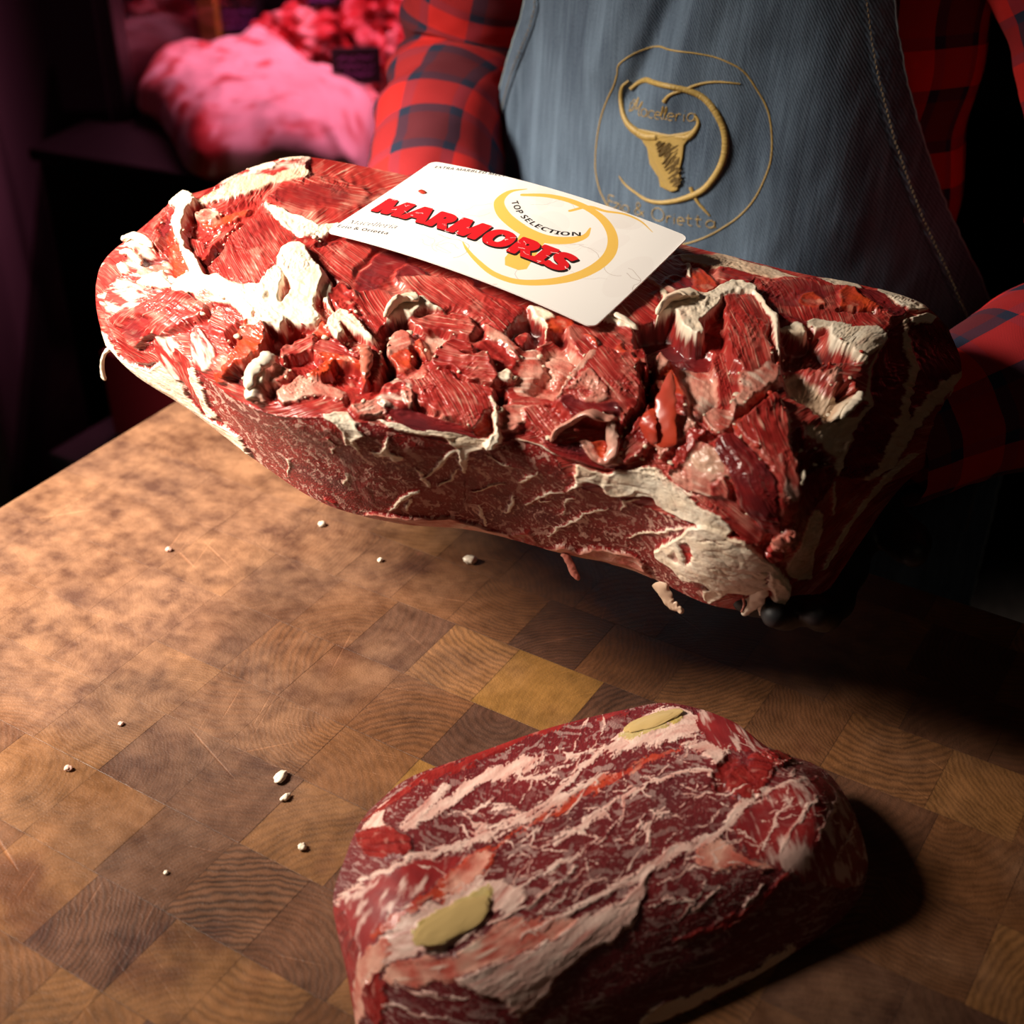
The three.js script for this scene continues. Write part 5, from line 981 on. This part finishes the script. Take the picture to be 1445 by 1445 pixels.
beef.seam('K', 5, 0.7, [0.5,1.5,0.5], [732,282,743,298,757,304]);
beef.seam('K', 5, 0.7, [0.5,2,1], [804,236,812,232,813,184]);
beef.piece('F', 10, 1.2, -73, [812,232,824,224,848,130,840,66,823,142], { dome: 1 });
beef.piece('R', 2, 1.5, 21, [772,118,794,114,788,68,774,70]);
beef.piece('F', 4, 1.5, 38, [741,58,753,106,771,84,751,20]);
beef.piece('R', 7, 1.5, 7, [804,290,808,336,822,318,817,276]);
beef.piece('P', 11, 1.2, 75, [807,350,814,386,827,398,824,350,823,316,816,336], { dome: 1 });
beef.piece('D', 1, 2, -74, [824,630,837,666,843,592,847,508,839,426,828,356,832,454,834,528]);
beef.piece('D', 0, 4, -58, [898,834,916,900,979,1016,1044,1022,1006,822,982,742,969,594,956,450,890,494,903,568,911,644,913,712,906,766], { lip: 0 });
beef.piece('M', 4, 2.5, -49, [704,916,730,966,761,976,814,976,869,928,896,890,896,830,850,856,811,864,780,858,741,870,716,898], { dome: 2 });
beef.piece('D', 5, 2.5, -49, [722,906,733,954,766,972,793,938,784,900,756,882], { blend: 0.7, lip: 0 });
beef.piece('O', 6, 2.5, -33, [766,906,774,942,800,910,789,896,774,894]);
beef.piece('O', 7, 1.8, -13, [800,958,809,984,831,954,866,924,834,910,813,912]);
beef.seam('K', -2, 1, [2,4,3], [816,904,840,916,873,912]);
beef.piece('F', 5, 1.8, -7, [763,986,776,1008,808,1000,824,988,808,972,786,976]);
beef.piece('F', 5, 2.2, -10, [840,1000,856,1022,888,1028,913,1011,932,988,910,942,874,960,850,982]);
beef.piece('D', 4, 2, -30, [814,978,842,992,877,954,910,920,896,890,859,938]);
beef.piece('F', 4, 1.8, 49, [914,906,932,962,954,982,944,930,929,892]);
beef.piece('K', -16, 3.5, -7, [777,804,784,830,798,842,821,828,842,804,879,770,862,778,817,784,792,768]);
beef.piece('T', -10, 3, -32, [796,756,811,768,842,742,879,716,903,686,890,648,871,662,840,708,813,724]);
beef.piece('K', -16, 2, -32, [866,736,891,712,892,696,873,720]);
beef.piece('T', -6, 3, -55, [839,670,871,660,908,648,921,628,902,578,896,542,868,608]);
beef.piece('K', -11, 3, -68, [843,626,872,592,893,544,890,494,838,534]);
beef.piece('M', 4, 1.5, -24, [827,774,839,788,872,772,904,738,911,718,903,696,892,708,883,728,860,750,838,758]);
beef.piece('P', 6, 1.3, -34, [836,758,846,768,857,770,861,738,864,740]);
beef.piece('F', 3, 1.5, 60, [882,648,882,678,896,696,903,696,904,664,893,650]);
beef.piece('F', 12, 1.6, -28, [818,844,823,860,839,856,866,846,883,842,903,812,902,784,891,776,890,756,876,772,846,804,830,814], { dome: 3 });
beef.piece('F', 6, 1.4, 8, [772,822,777,846,791,852,798,836,791,826,780,822]);
beef.piece('F', 5, 1.4, 16, [792,862,804,876,830,876,824,854,811,852,804,842]);
beef.seam('T', 2, 1.5, [3,4,4,5,4], [903,816,904,760,909,710,920,676,910,622,900,550,892,496]);
beef.seam('T', 2, 1.5, [4,7,5,6,5], [913,898,931,818,948,772,950,712,954,658,952,596,948,486]);
beef.seam('T', 2, 1.5, [7,9,8,10,10], [1003,819,981,758,970,700,960,616,953,494,938,462]);
beef.piece('T', 3, 2, -69, [987,746,994,768,1000,626,988,596,986,684]);
beef.piece('D', 1, 2, -67, [843,540,888,534,886,478,867,446,848,406,840,328,831,302,832,410,838,480]);
beef.seam('T', 2, 1.5, [8,9,9], [973,530,950,396,933,290,934,150]);
beef.piece('T', 2, 2, -56, [834,234,837,284,848,406,867,428,879,350,880,264,913,120,848,184]);
beef.seam('T', 2, 1, [3,4], [890,482,893,382]);
beef.piece('F', 1, 0.8, -70, [329,344,358,366,367,324,376,300,368,280,374,232,363,258,357,248,352,296,343,322]);
beef.piece('F', 0.8, 0.8, -57, [398,296,402,310,403,254,417,244,410,222,404,240,392,228,383,250,394,250]);
beef.seam('F', 0.8, 0.8, [2,3.5,3], [441,172,452,212,459,250,471,300]);
beef.seam('F', 0.8, 0.8, [1,2], [447,142,443,178]);
beef.seam('F', 0.8, 0.8, [2,3,1], [456,154,466,176,474,218]);
beef.seam('F', 0.8, 0.8, [2,4,4,2], [410,42,418,94,427,110,436,128]);
beef.seam('F', 0.8, 0.8, [3,2], [428,98,427,54]);
beef.seam('F', 0.8, 0.8, [2,3,1], [358,104,362,142,367,132]);
beef.seam('F', 0.8, 0.8, [2,1,2], [344,210,346,242,337,262]);
beef.seam('F', 0.8, 0.8, [2,1.5,1], [293,110,294,82,288,28]);
beef.seam('F', 0.8, 0.8, [1,1.5,1], [431,212,441,172,447,142]);
beef.seam('D', -2, 1, [1,2,1], [482,182,484,138,484,84]);
beef.piece('D', 0, 4, -80, [351,218,370,210,381,142,394,74,382,32,369,88,356,142], { blend: 0.55, lip: 0 });
beef.piece('D', 0, 4, -80, [468,146,482,214,489,250,497,188,490,76,474,48], { blend: 0.5, lip: 0 });
beef.piece('R', 1, 1.5, -24, [336,28,350,18,357,0,346,-10,339,4]);
beef.piece('P', 2.5, 1.2, -8, [381,0,392,24,411,26,433,32,452,36,473,46,483,32,503,26,524,0,526,-43,493,-12,469,-20,437,-9,414,-9,390,-25]);
beef.seam('F', 0.8, 0.8, [1.6,2,1.5], [491,142,507,172,522,192]);
beef.seam('F', 0.8, 0.8, [1.5,2.4,1.5], [546,136,558,176,568,210,582,222]);
beef.seam('F', 0.8, 0.8, [1,2.4,1], [558,176,561,162,569,178]);
beef.seam('F', 0.8, 0.8, [1.5,2], [584,138,588,198,592,210]);
beef.seam('F', 0.8, 0.8, [1.5,2.5,2,2,1.5], [574,48,582,88,596,128,607,170,626,214]);
beef.seam('F', 0.8, 0.8, [1.5,3,2], [638,218,640,262,651,290]);
beef.seam('F', 0.8, 0.8, [1.5,3,3,3,2.5], [652,124,663,164,683,198,694,238,706,272]);
beef.seam('F', 0.8, 0.8, [1.5,3,1.5], [502,94,506,62,510,28]);
beef.seam('F', 0.8, 0.8, [2,3,1.5], [528,90,533,118,534,158]);
beef.seam('F', 0.8, 0.8, [2,3.5,1], [539,212,546,244,554,274]);
beef.seam('F', 0.8, 0.8, [1,2,1], [502,280,516,264,530,260]);
beef.seam('F', 0.8, 0.8, [3,2,1], [529,362,549,362,568,346]);
beef.piece('R', 1, 2, -81, [536,12,553,52,562,18,557,-16,543,-14], { blend: 0.7 });
beef.piece('P', 3, 1.2, -6, [489,20,510,18,534,18,543,-14,557,-16,577,8,593,34,607,24,620,54,636,58,658,66,674,58,686,2,700,-44,721,-57,712,-80,695,-80,674,-25,659,-13,629,6,599,-15,555,-41,525,-33,490,0]);
beef.soften(0.0010);
beef.shred(0.34, 0.0009);
const beefSkin = beef.material({ clearcoat: 0.14, clearcoatRoughness: 0.25 });
for (const [i, g] of fleshBody(heldSurface, beef, 1104, 640, (p, u, v, w) => { const a = heldSurface(u, 0, V()), b = heldSurface(u, 1, V()).lerp(a, 1 - v); return p.clone().lerp(b.setY(a.y + 0.004), Math.pow(w, 0.6)); }).entries())
  mesh(i ? 'underside' : 'cut_face', g, beefSkin, held);
// torn ends, strips and crumbs that stand off the cut
{
  const skins = {}, skin = (k) => skins[k] ??= new Flesh(320, 320, 0.07, 0.07, k).material({ clearcoat: 0.3, clearcoatRoughness: 0.3 });
  const on = (u, v, h) => { const e = 0.004, A = heldSurface(u + e, v, V()).sub(heldSurface(u - e, v, V())), B = heldSurface(u, v + e, V()).sub(heldSurface(u, v - e, V())); return heldSurface(u, v, V()).addScaledVector(A.cross(B).normalize(), h * 0.0007 + Math.max(0, beef.height(u, v) * 0.4)).toArray(); };
  const mm = (l) => l.map((x) => x * 0.001);
  const flap = (name, kind, list, widths, thick, side, seed, jag = 0.35) => mesh(name, ribbon(list.map((p) => on(...p)), mm(widths), mm([].concat(thick, thick).slice(0, 2)), side, seed, jag, 56, 16), skin(kind), held);
  const hang = (name, kind, list, widths, thick, side, seed) => mesh(name, ribbon(list, mm(widths), mm([thick, thick]), side, seed, 0.35, 40, 14), skin(kind), held);
  flap('fat_strip', 'P', [[0.560, 0.380, 6], [0.566, 0.412, 10], [0.579, 0.444, 14], [0.594, 0.468, 16], [0.611, 0.478, 15], [0.621, 0.488, 12]], [3, 9, 12, 12, 11, 6], 4, [0, 0.4, 1], 1);
  flap('fat_strip', 'P', [[0.617, 0.476, 14], [0.618, 0.444, 12], [0.621, 0.418, 10], [0.616, 0.382, 8], [0.608, 0.372, 6]], [7, 9, 9, 8, 4], 4, [1, 0.3, 0], 2);
  flap('torn_flap', 'O', [[0.669, 0.464, 5], [0.669, 0.508, 12], [0.669, 0.556, 18], [0.669, 0.590, 21], [0.668, 0.624, 23]], [22, 18, 14, 9, 2.5], 2.6, [1, 0, 0.1], 3, 0.22);
  flap('torn_flap', 'O', [[0.660, 0.464, 6], [0.653, 0.494, 13], [0.653, 0.518, 15], [0.659, 0.538, 15]], [10, 12, 10, 5], 2.4, [1, 0, 0.2], 4, 0.25);
  flap('fat_flap', 'F', [[0.410, 0.696, 9], [0.397, 0.680, 12], [0.390, 0.662, 13], [0.383, 0.636, 12]], [16, 15, 10, 3], [6, 4], [0, 0.3, 1], 5);
  flap('fat_flap', 'F', [[0.660, 0.824, 10], [0.644, 0.798, 13], [0.636, 0.778, 14], [0.630, 0.756, 13]], [18, 16, 12, 3], [7, 4], [0, 0.3, 1], 6);
  flap('fat_strip', 'F', [[0.579, 0.746, 6], [0.588, 0.746, 7], [0.600, 0.740, 7], [0.617, 0.730, 6]], [4, 5, 5, 4], 3, [0, 0, 1], 7, 0.15);
  flap('fat_flap', 'F', [[0.009, 0.582, 7], [0.019, 0.612, 8], [0.041, 0.618, 8], [0.061, 0.610, 7]], [4, 9, 9, 4], 4, [0, 0, 1], 8);
  flap('fat_flap', 'F', [[0.021, 0.538, 6], [0.036, 0.550, 7], [0.050, 0.544, 6], [0.058, 0.536, 5]], [4, 6, 5, 3], 4, [0, 0, 1], 9);
  flap('fat_strip', 'F', [[0.899, 0.700, 6], [0.897, 0.684, 6], [0.890, 0.668, 5], [0.887, 0.648, 4]], [5, 7, 6, 3], 4, [1, 0.4, 0], 10, 0.4);
  flap('torn_flap', 'O', [[0.369, 0.550, 10], [0.373, 0.526, 11], [0.374, 0.492, 11], [0.374, 0.446, 9]], [8, 9, 8, 5], 6, [1, 0, 0], 11);
  flap('fat_flap', 'F', [[0.248, 0.340, 9], [0.249, 0.390, 11], [0.257, 0.418, 12], [0.263, 0.454, 11]], [8, 11, 12, 9], 7, [1, 0, 0.4], 12);
  flap('fat_flap', 'P', [[0.810, 0.336, 8], [0.814, 0.368, 9], [0.821, 0.380, 9], [0.827, 0.394, 8]], [7, 9, 8, 4], 6, [0, 1, 0.4], 13, 0.7);
  flap('fat_strip', 'F', [[0.836, 0.546, 6], [0.834, 0.530, 6], [0.832, 0.514, 5]], [2, 4, 2], 2, [1, 0, 0], 14, 0.2);
  hang('hanging_shred', 'P', [[0.1508, -0.1194, 0.1611], [0.1562, -0.1258, 0.1611], [0.1594, -0.1325, 0.1611], [0.1650, -0.1390, 0.1611]], [6, 6, 7, 3], 4, [1, 0, 0], 15);
  hang('hanging_shred', 'T', [[0.2172, -0.1269, 0.1426], [0.2249, -0.1412, 0.1426], [0.2308, -0.1436, 0.1426], [0.2373, -0.1460, 0.1426]], [14, 11, 8, 3], 4, [0.6, 1, 0], 16);
  hang('hanging_shred', 'F', [[0.2876, -0.0963, 0.1344], [0.2850, -0.1085, 0.1344], [0.2811, -0.1201, 0.1344], [0.2768, -0.1318, 0.1344]], [9, 11, 9, 7], 7, [1, 0.3, 0], 17);
  hang('hanging_shred', 'F', [[0.2851, -0.1146, 0.1318], [0.2870, -0.1217, 0.1318], [0.2894, -0.1280, 0.1318]], [6, 6, 5], 5, [1, 0, 0], 18);
  hang('hanging_shred', 'F', [[-0.2484, -0.0861, 0.1890], [-0.2577, -0.0971, 0.1890], [-0.2629, -0.1104, 0.1890], [-0.2637, -0.1232, 0.1890]], [4, 3, 3.5, 6], 3, [1, 0, 0], 19);
  hang('hanging_shred', 'P', [[0.2754, -0.1120, 0.1385], [0.2776, -0.1187, 0.1385], [0.2765, -0.1275, 0.1385]], [2.5, 1.5, 1], 1.5, [1, 0, 0], 20);
  const r = rng(99), bits = { F: [], O: [] };
  for (let tries = 0; tries < 9000 && bits.F.length < 240; tries++) {
    const u = 0.02 + 0.9 * r(), v = 0.36 + 0.6 * r(), e = 0.004, steep = Math.hypot(beef.height(u + e, v) - beef.height(u - e, v), beef.height(u, v + e) - beef.height(u, v - e));
    if (steep < 0.0028 || (u > 0.3 && u < 0.72 && v > 0.66)) continue;
    const k = r() < 0.72 ? 'F' : 'O', s = 0.0006 + 0.0016 * r() * r(), g = lump(s, tries, [0.6 + r(), 0.5 + 0.5 * r(), 0.6 + r()], 0.3, 1), p = on(u, v, 0); const N = V(...on(u, v, 10)).sub(V(...p)).normalize();
    const q = heldSurface(u, v, V()).addScaledVector(N, beef.height(u, v) + s * 0.3);
    g.translate(q.x, q.y, q.z); bits[k].push(g);
  }
  for (const k of ['F', 'O']) if (bits[k].length) mesh(k === 'F' ? 'fat_crumbs' : 'meat_crumbs', mergeGeometries(bits[k]), k === 'F' ? phys([0.80, 0.66, 0.5], 0.45) : phys([0.5, 0.05, 0.03], 0.35), held).userData.kind = 'stuff';
}

// ---------------------------------------------------------------- the printed card lying on the cut
{
  const W = 1500, H = 870, canvas = document.createElement('canvas'); canvas.width = W; canvas.height = H;
  const c = canvas.getContext('2d'), r = rng(77);
  c.fillStyle = '#f6f3f0'; c.fillRect(0, 0, W, H);
  for (let i = 0; i < 26; i++) { c.fillStyle = `rgba(205,196,190,${0.05 + 0.07 * r()})`; c.beginPath(); c.ellipse(r() * W, r() * H, 60 + 160 * r(), 30 + 80 * r(), r() * 3, 0, 7); c.fill(); }
  const vein = (x, y, a, n, w) => { c.beginPath(); c.moveTo(x, y); for (let i = 0; i < n; i++) { a += (r() - 0.5) * 1.3; x += Math.cos(a) * 20; y += Math.sin(a) * 20; c.lineTo(x, y); if (r() < 0.06 && w > 1) vein(x, y, a + (r() - 0.5) * 2, Math.floor(n / 2), w * 0.7); } c.strokeStyle = `rgba(150,128,118,${0.3 + 0.45 * r()})`; c.lineWidth = w; c.stroke(); c.beginPath(); c.moveTo(x, y); };
  for (let i = 0; i < 22; i++) vein(r() * W, r() * H, r() * 6.3, 6 + Math.floor(r() * 12), 1.2 + 2.0 * r());
  const list = (l) => { const o = []; for (let i = 0; i < l.length; i += 2) o.push([l[i], l[i + 1]]); return o; };
  const stroke = (l, widths, color) => { const q = new THREE.CatmullRomCurve3(list(l).map(([x, y]) => V(x, y, 0))); c.fillStyle = color; for (let k = 0; k <= 500; k++) { const t = k / 500, p = q.getPoint(t), x = t * (widths.length - 1), i = Math.min(widths.length - 2, Math.floor(x)); c.beginPath(); c.arc(p.x, p.y, lerp(widths[i], widths[i + 1], x - i) / 2, 0, 7); c.fill(); } };
  const yellow = '#efc25c';
  stroke([639, 122, 755, 68, 904, 56, 1068, 99, 1195, 198, 1266, 329, 1275, 467, 1231, 608, 1144, 722, 1042, 789, 928, 796, 807, 750, 703, 689, 643, 641], [24, 34, 38, 42, 48, 54, 56, 54, 48, 42, 34, 26, 16, 4], yellow);
  stroke([625, 63, 567, 122, 571, 223, 649, 315, 750, 373, 867, 410, 972, 407, 1059, 355, 1099, 286, 1084, 212], [6, 26, 48, 62, 70, 74, 70, 58, 30, 8], yellow);
  stroke([921, 134, 980, 54, 1066, 44, 1155, 16, 1250, 24, 1343, 70], [18, 22, 18, 14, 10, 3], yellow);
  c.fillStyle = yellow; c.beginPath(); list([821, 387, 965, 397, 977, 463, 998, 565, 1026, 675, 1001, 705, 926, 705, 890, 651, 875, 560, 841, 464]).forEach(([x, y], i) => (i ? c.lineTo(x, y) : c.moveTo(x, y))); c.closePath(); c.fill();
  // the title in heavy torn capitals
  const [bl, br, tl, tr] = list([43, 584, 1173, 596, 44, 450, 1168, 466]), ang = Math.atan2(br[1] - bl[1], br[0] - bl[0]), len = Math.hypot(br[0] - bl[0], br[1] - bl[1]), hgt = Math.hypot(tl[0] - bl[0], tl[1] - bl[1]);
  const upA = Math.atan2(tl[1] - bl[1], tl[0] - bl[0]), size = 150;
  c.save(); c.translate(...bl); c.rotate(ang); c.transform(1, 0, -Math.cos(upA - ang) / Math.sin(upA - ang) * 0.8, 1, 0, 0);
  c.font = `bold ${size}px sans-serif`; c.textBaseline = 'alphabetic'; c.lineJoin = 'round';
  const tw = c.measureText('MARMORIS').width, capH = size * 0.72;
  c.scale(len / tw, hgt / capH);
  for (const [dx, dy, lw, col] of [[8, 7, 26, '#1a0b0a'], [-1, -1, 20, '#d8101c']]) { c.strokeStyle = c.fillStyle = col; c.lineWidth = lw * 0.75; c.strokeText('MARMORIS', dx, dy); c.fillText('MARMORIS', dx, dy); }
  c.strokeStyle = 'rgba(255,240,236,0.85)';
  for (let i = 0; i < 26; i++) { let x = r() * tw, y = -r() * capH; c.lineWidth = 1 + 2.6 * r(); c.beginPath(); c.moveTo(x, y); for (let k = 0; k < 3; k++) { x += (r() - 0.3) * 22; y += (r() - 0.5) * 24; c.lineTo(x, y); } c.stroke(); }
  c.restore();
  const text = (str, x, y, a, font, color, width) => { c.save(); c.translate(x, y); c.rotate(a); c.font = font; c.fillStyle = color; const w = c.measureText(str).width; if (width) c.scale(width / w, 1); c.fillText(str, 0, 0); c.restore(); };
  const sm = list([54, 66, 457, 7, 36, 755, 289, 695, 12, 808, 292, 763, 172, 324]), dist = (a, b) => Math.hypot(b[0] - a[0], b[1] - a[1]), angle = (a, b) => Math.atan2(b[1] - a[1], b[0] - a[0]);
  text('EXTRA MARBLED MEET', ...sm[0], angle(sm[0], sm[1]), 'bold 36px sans-serif', '#1c1614', dist(sm[0], sm[1]));
  text('Macelleria', ...sm[2], angle(sm[2], sm[3]), 'italic 52px serif', '#2a211e', dist(sm[2], sm[3]));
  text('Ezio & Orietta', ...sm[4], angle(sm[4], sm[5]), 'bold 38px sans-serif', '#1c1614', dist(sm[4], sm[5]));
  const curve = new THREE.CatmullRomCurve3(list([625, 204, 729, 294, 857, 347, 979, 348, 1088, 293]).map(([x, y]) => V(x, y, 0)));
  c.font = 'bold 46px sans-serif'; c.fillStyle = '#17110f';
  const word = 'TOP SELECTION', full = c.measureText(word).width; let run = 0;
  for (const ch of word) { const w = c.measureText(ch).width, u = (run + w / 2) / full, p = curve.getPointAt(u), t = curve.getTangentAt(u); c.save(); c.translate(p.x, p.y); c.rotate(Math.atan2(t.y, t.x)); const k = curve.getLength() / full; c.scale(k, 1); c.fillText(ch, -w / 2, 0); c.restore(); run += w; }
  const print = new THREE.CanvasTexture(canvas); print.colorSpace = THREE.SRGBColorSpace;
  const paper = new THREE.MeshPhysicalMaterial({ map: print, roughness: 0.6 }), plain = std([0.85, 0.83, 0.8], 0.6);
  // a stiff sheet with round corners, its long sides bowed a little over the meat
  const card = thing('name_card', 'white marble-print card lying on the held beef, lettered MARMORIS in red', 'card', held.position.toArray());
  card.quaternion.copy(held.quaternion); card.updateMatrixWorld(true);
  const w = 0.23, h = 0.1335, R = 0.006;
  const inset = (t) => { const e = Math.min(t, 1 - t) * w; return e < R ? R - Math.sqrt(R * R - (R - e) ** 2) : 0; };
  const at = (u, v, dy) => { const q = inset(u), x = -0.107 + u * w, z = -0.049 + q + v * (h - 2 * q); const f = u - 0.6; return V(x, 0.0186 + dy - 0.026 * f * f + 0.003 * (v - 0.5) * (v - 0.5) - 0.005 * u * v, z); };
  const us = (i, n) => { const t = i / n; return 0.5 - 0.5 * Math.cos(Math.PI * t); };
  const sheet = (dy, flip) => { const g = grid(90, 24, (u, v) => at(us(u, 1), v, dy), (u, v) => { const x = us(u, 1), q = inset(x); return [x, 1 - (q + v * (h - 2 * q)) / h]; }); if (!flip) g.index.array.reverse(); g.computeVertexNormals(); return g; };
  const speck = tag(mesh('meat_scrap', lump(0.0026, 31, [1.2, 0.35, 0.9], 0.3, 4), phys([0.5, 0.05, 0.03], 0.35)), 'tiny red meat scrap on the white card above its first red letter', 'meat scrap');
  speck.position.copy(card.localToWorld(at(sm[6][0] / W, sm[6][1] / H, 0.0019))); speck.quaternion.copy(held.quaternion);
  mesh('printed_face', sheet(0.0011, false), paper, card);
  const sideA = grid(90, 1, (u, v) => at(us(u, 1), 1, v * 0.0011)), sideB = grid(90, 1, (u, v) => at(us(u, 1), 0, v * 0.0011)); sideB.index.array.reverse(); sideB.computeVertexNormals();
  const endA = grid(1, 8, (u, v) => at(0, v, u * 0.0011)), endB = grid(1, 8, (u, v) => at(1, v, u * 0.0011)); endA.index.array.reverse(); endA.computeVertexNormals();
  mesh('card_board', mergeGeometries([sheet(0, true), sideA, sideB, endA, endB]), plain, card);
}

// ---------------------------------------------------------------- crumbs and trimmings on the block
{
  const fat = phys([0.80, 0.70, 0.56], 0.5, { clearcoat: 0.2 }), pinkFat = phys([0.72, 0.46, 0.38], 0.5, { clearcoat: 0.2 });
  const scrap = (label, x, z, r, squash, seed, m, turn = 0) => { const o = tag(mesh('fat_scrap', lump(r * 0.88, seed, squash, 0.3, 3), m), label, 'meat scrap'); o.position.set(x, 0.9002 + r * squash[1] * 0.72, z); o.rotation.y = turn; };
  scrap('crumbly cream fat scrap on the dark wood below the held cut', -0.035, -0.966, 0.0052, [1.15, 0.8, 0.95], 4, fat);
  scrap('largest white fat chip on the orange wood left of the shoulder cut', -0.160, -0.711, 0.0058, [0.72, 0.5, 1.15], 9, fat, -0.5);
  scrap('small white fat chip just below the largest chip', -0.154, -0.692, 0.0046, [1.0, 0.45, 0.55], 12, fat, 0.8);
  scrap('small round fat crumb nearest the left end of the shoulder cut', -0.137, -0.647, 0.0034, [0.9, 0.7, 1], 15, fat);
  scrap('tiny white crumb on the block left of the ringed wood', -0.222, -0.626, 0.0018, [1, 0.7, 1], 17, fat);
  scrap('small pink crumb on the wood at the left edge', -0.309, -0.720, 0.0030, [1, 0.7, 0.9], 21, pinkFat);
  scrap('tiny pale crumb on the worn wood farther from the left edge', -0.283, -0.766, 0.0024, [1, 0.6, 1], 25, pinkFat);
  scrap('small white crumb just under the left part of the held cut', -0.166, -1.021, 0.0034, [1.1, 0.7, 1], 27, fat);
  scrap('tiny grey-white crumb left of the crumbly cream scrap', -0.111, -0.968, 0.0026, [1, 0.7, 1], 33, fat);
  scrap('tiny brown-pink crumb high on the worn far corner of the block', -0.292, -0.983, 0.0030, [1, 0.7, 1], 37, pinkFat);
}

renderer.render(scene, camera);
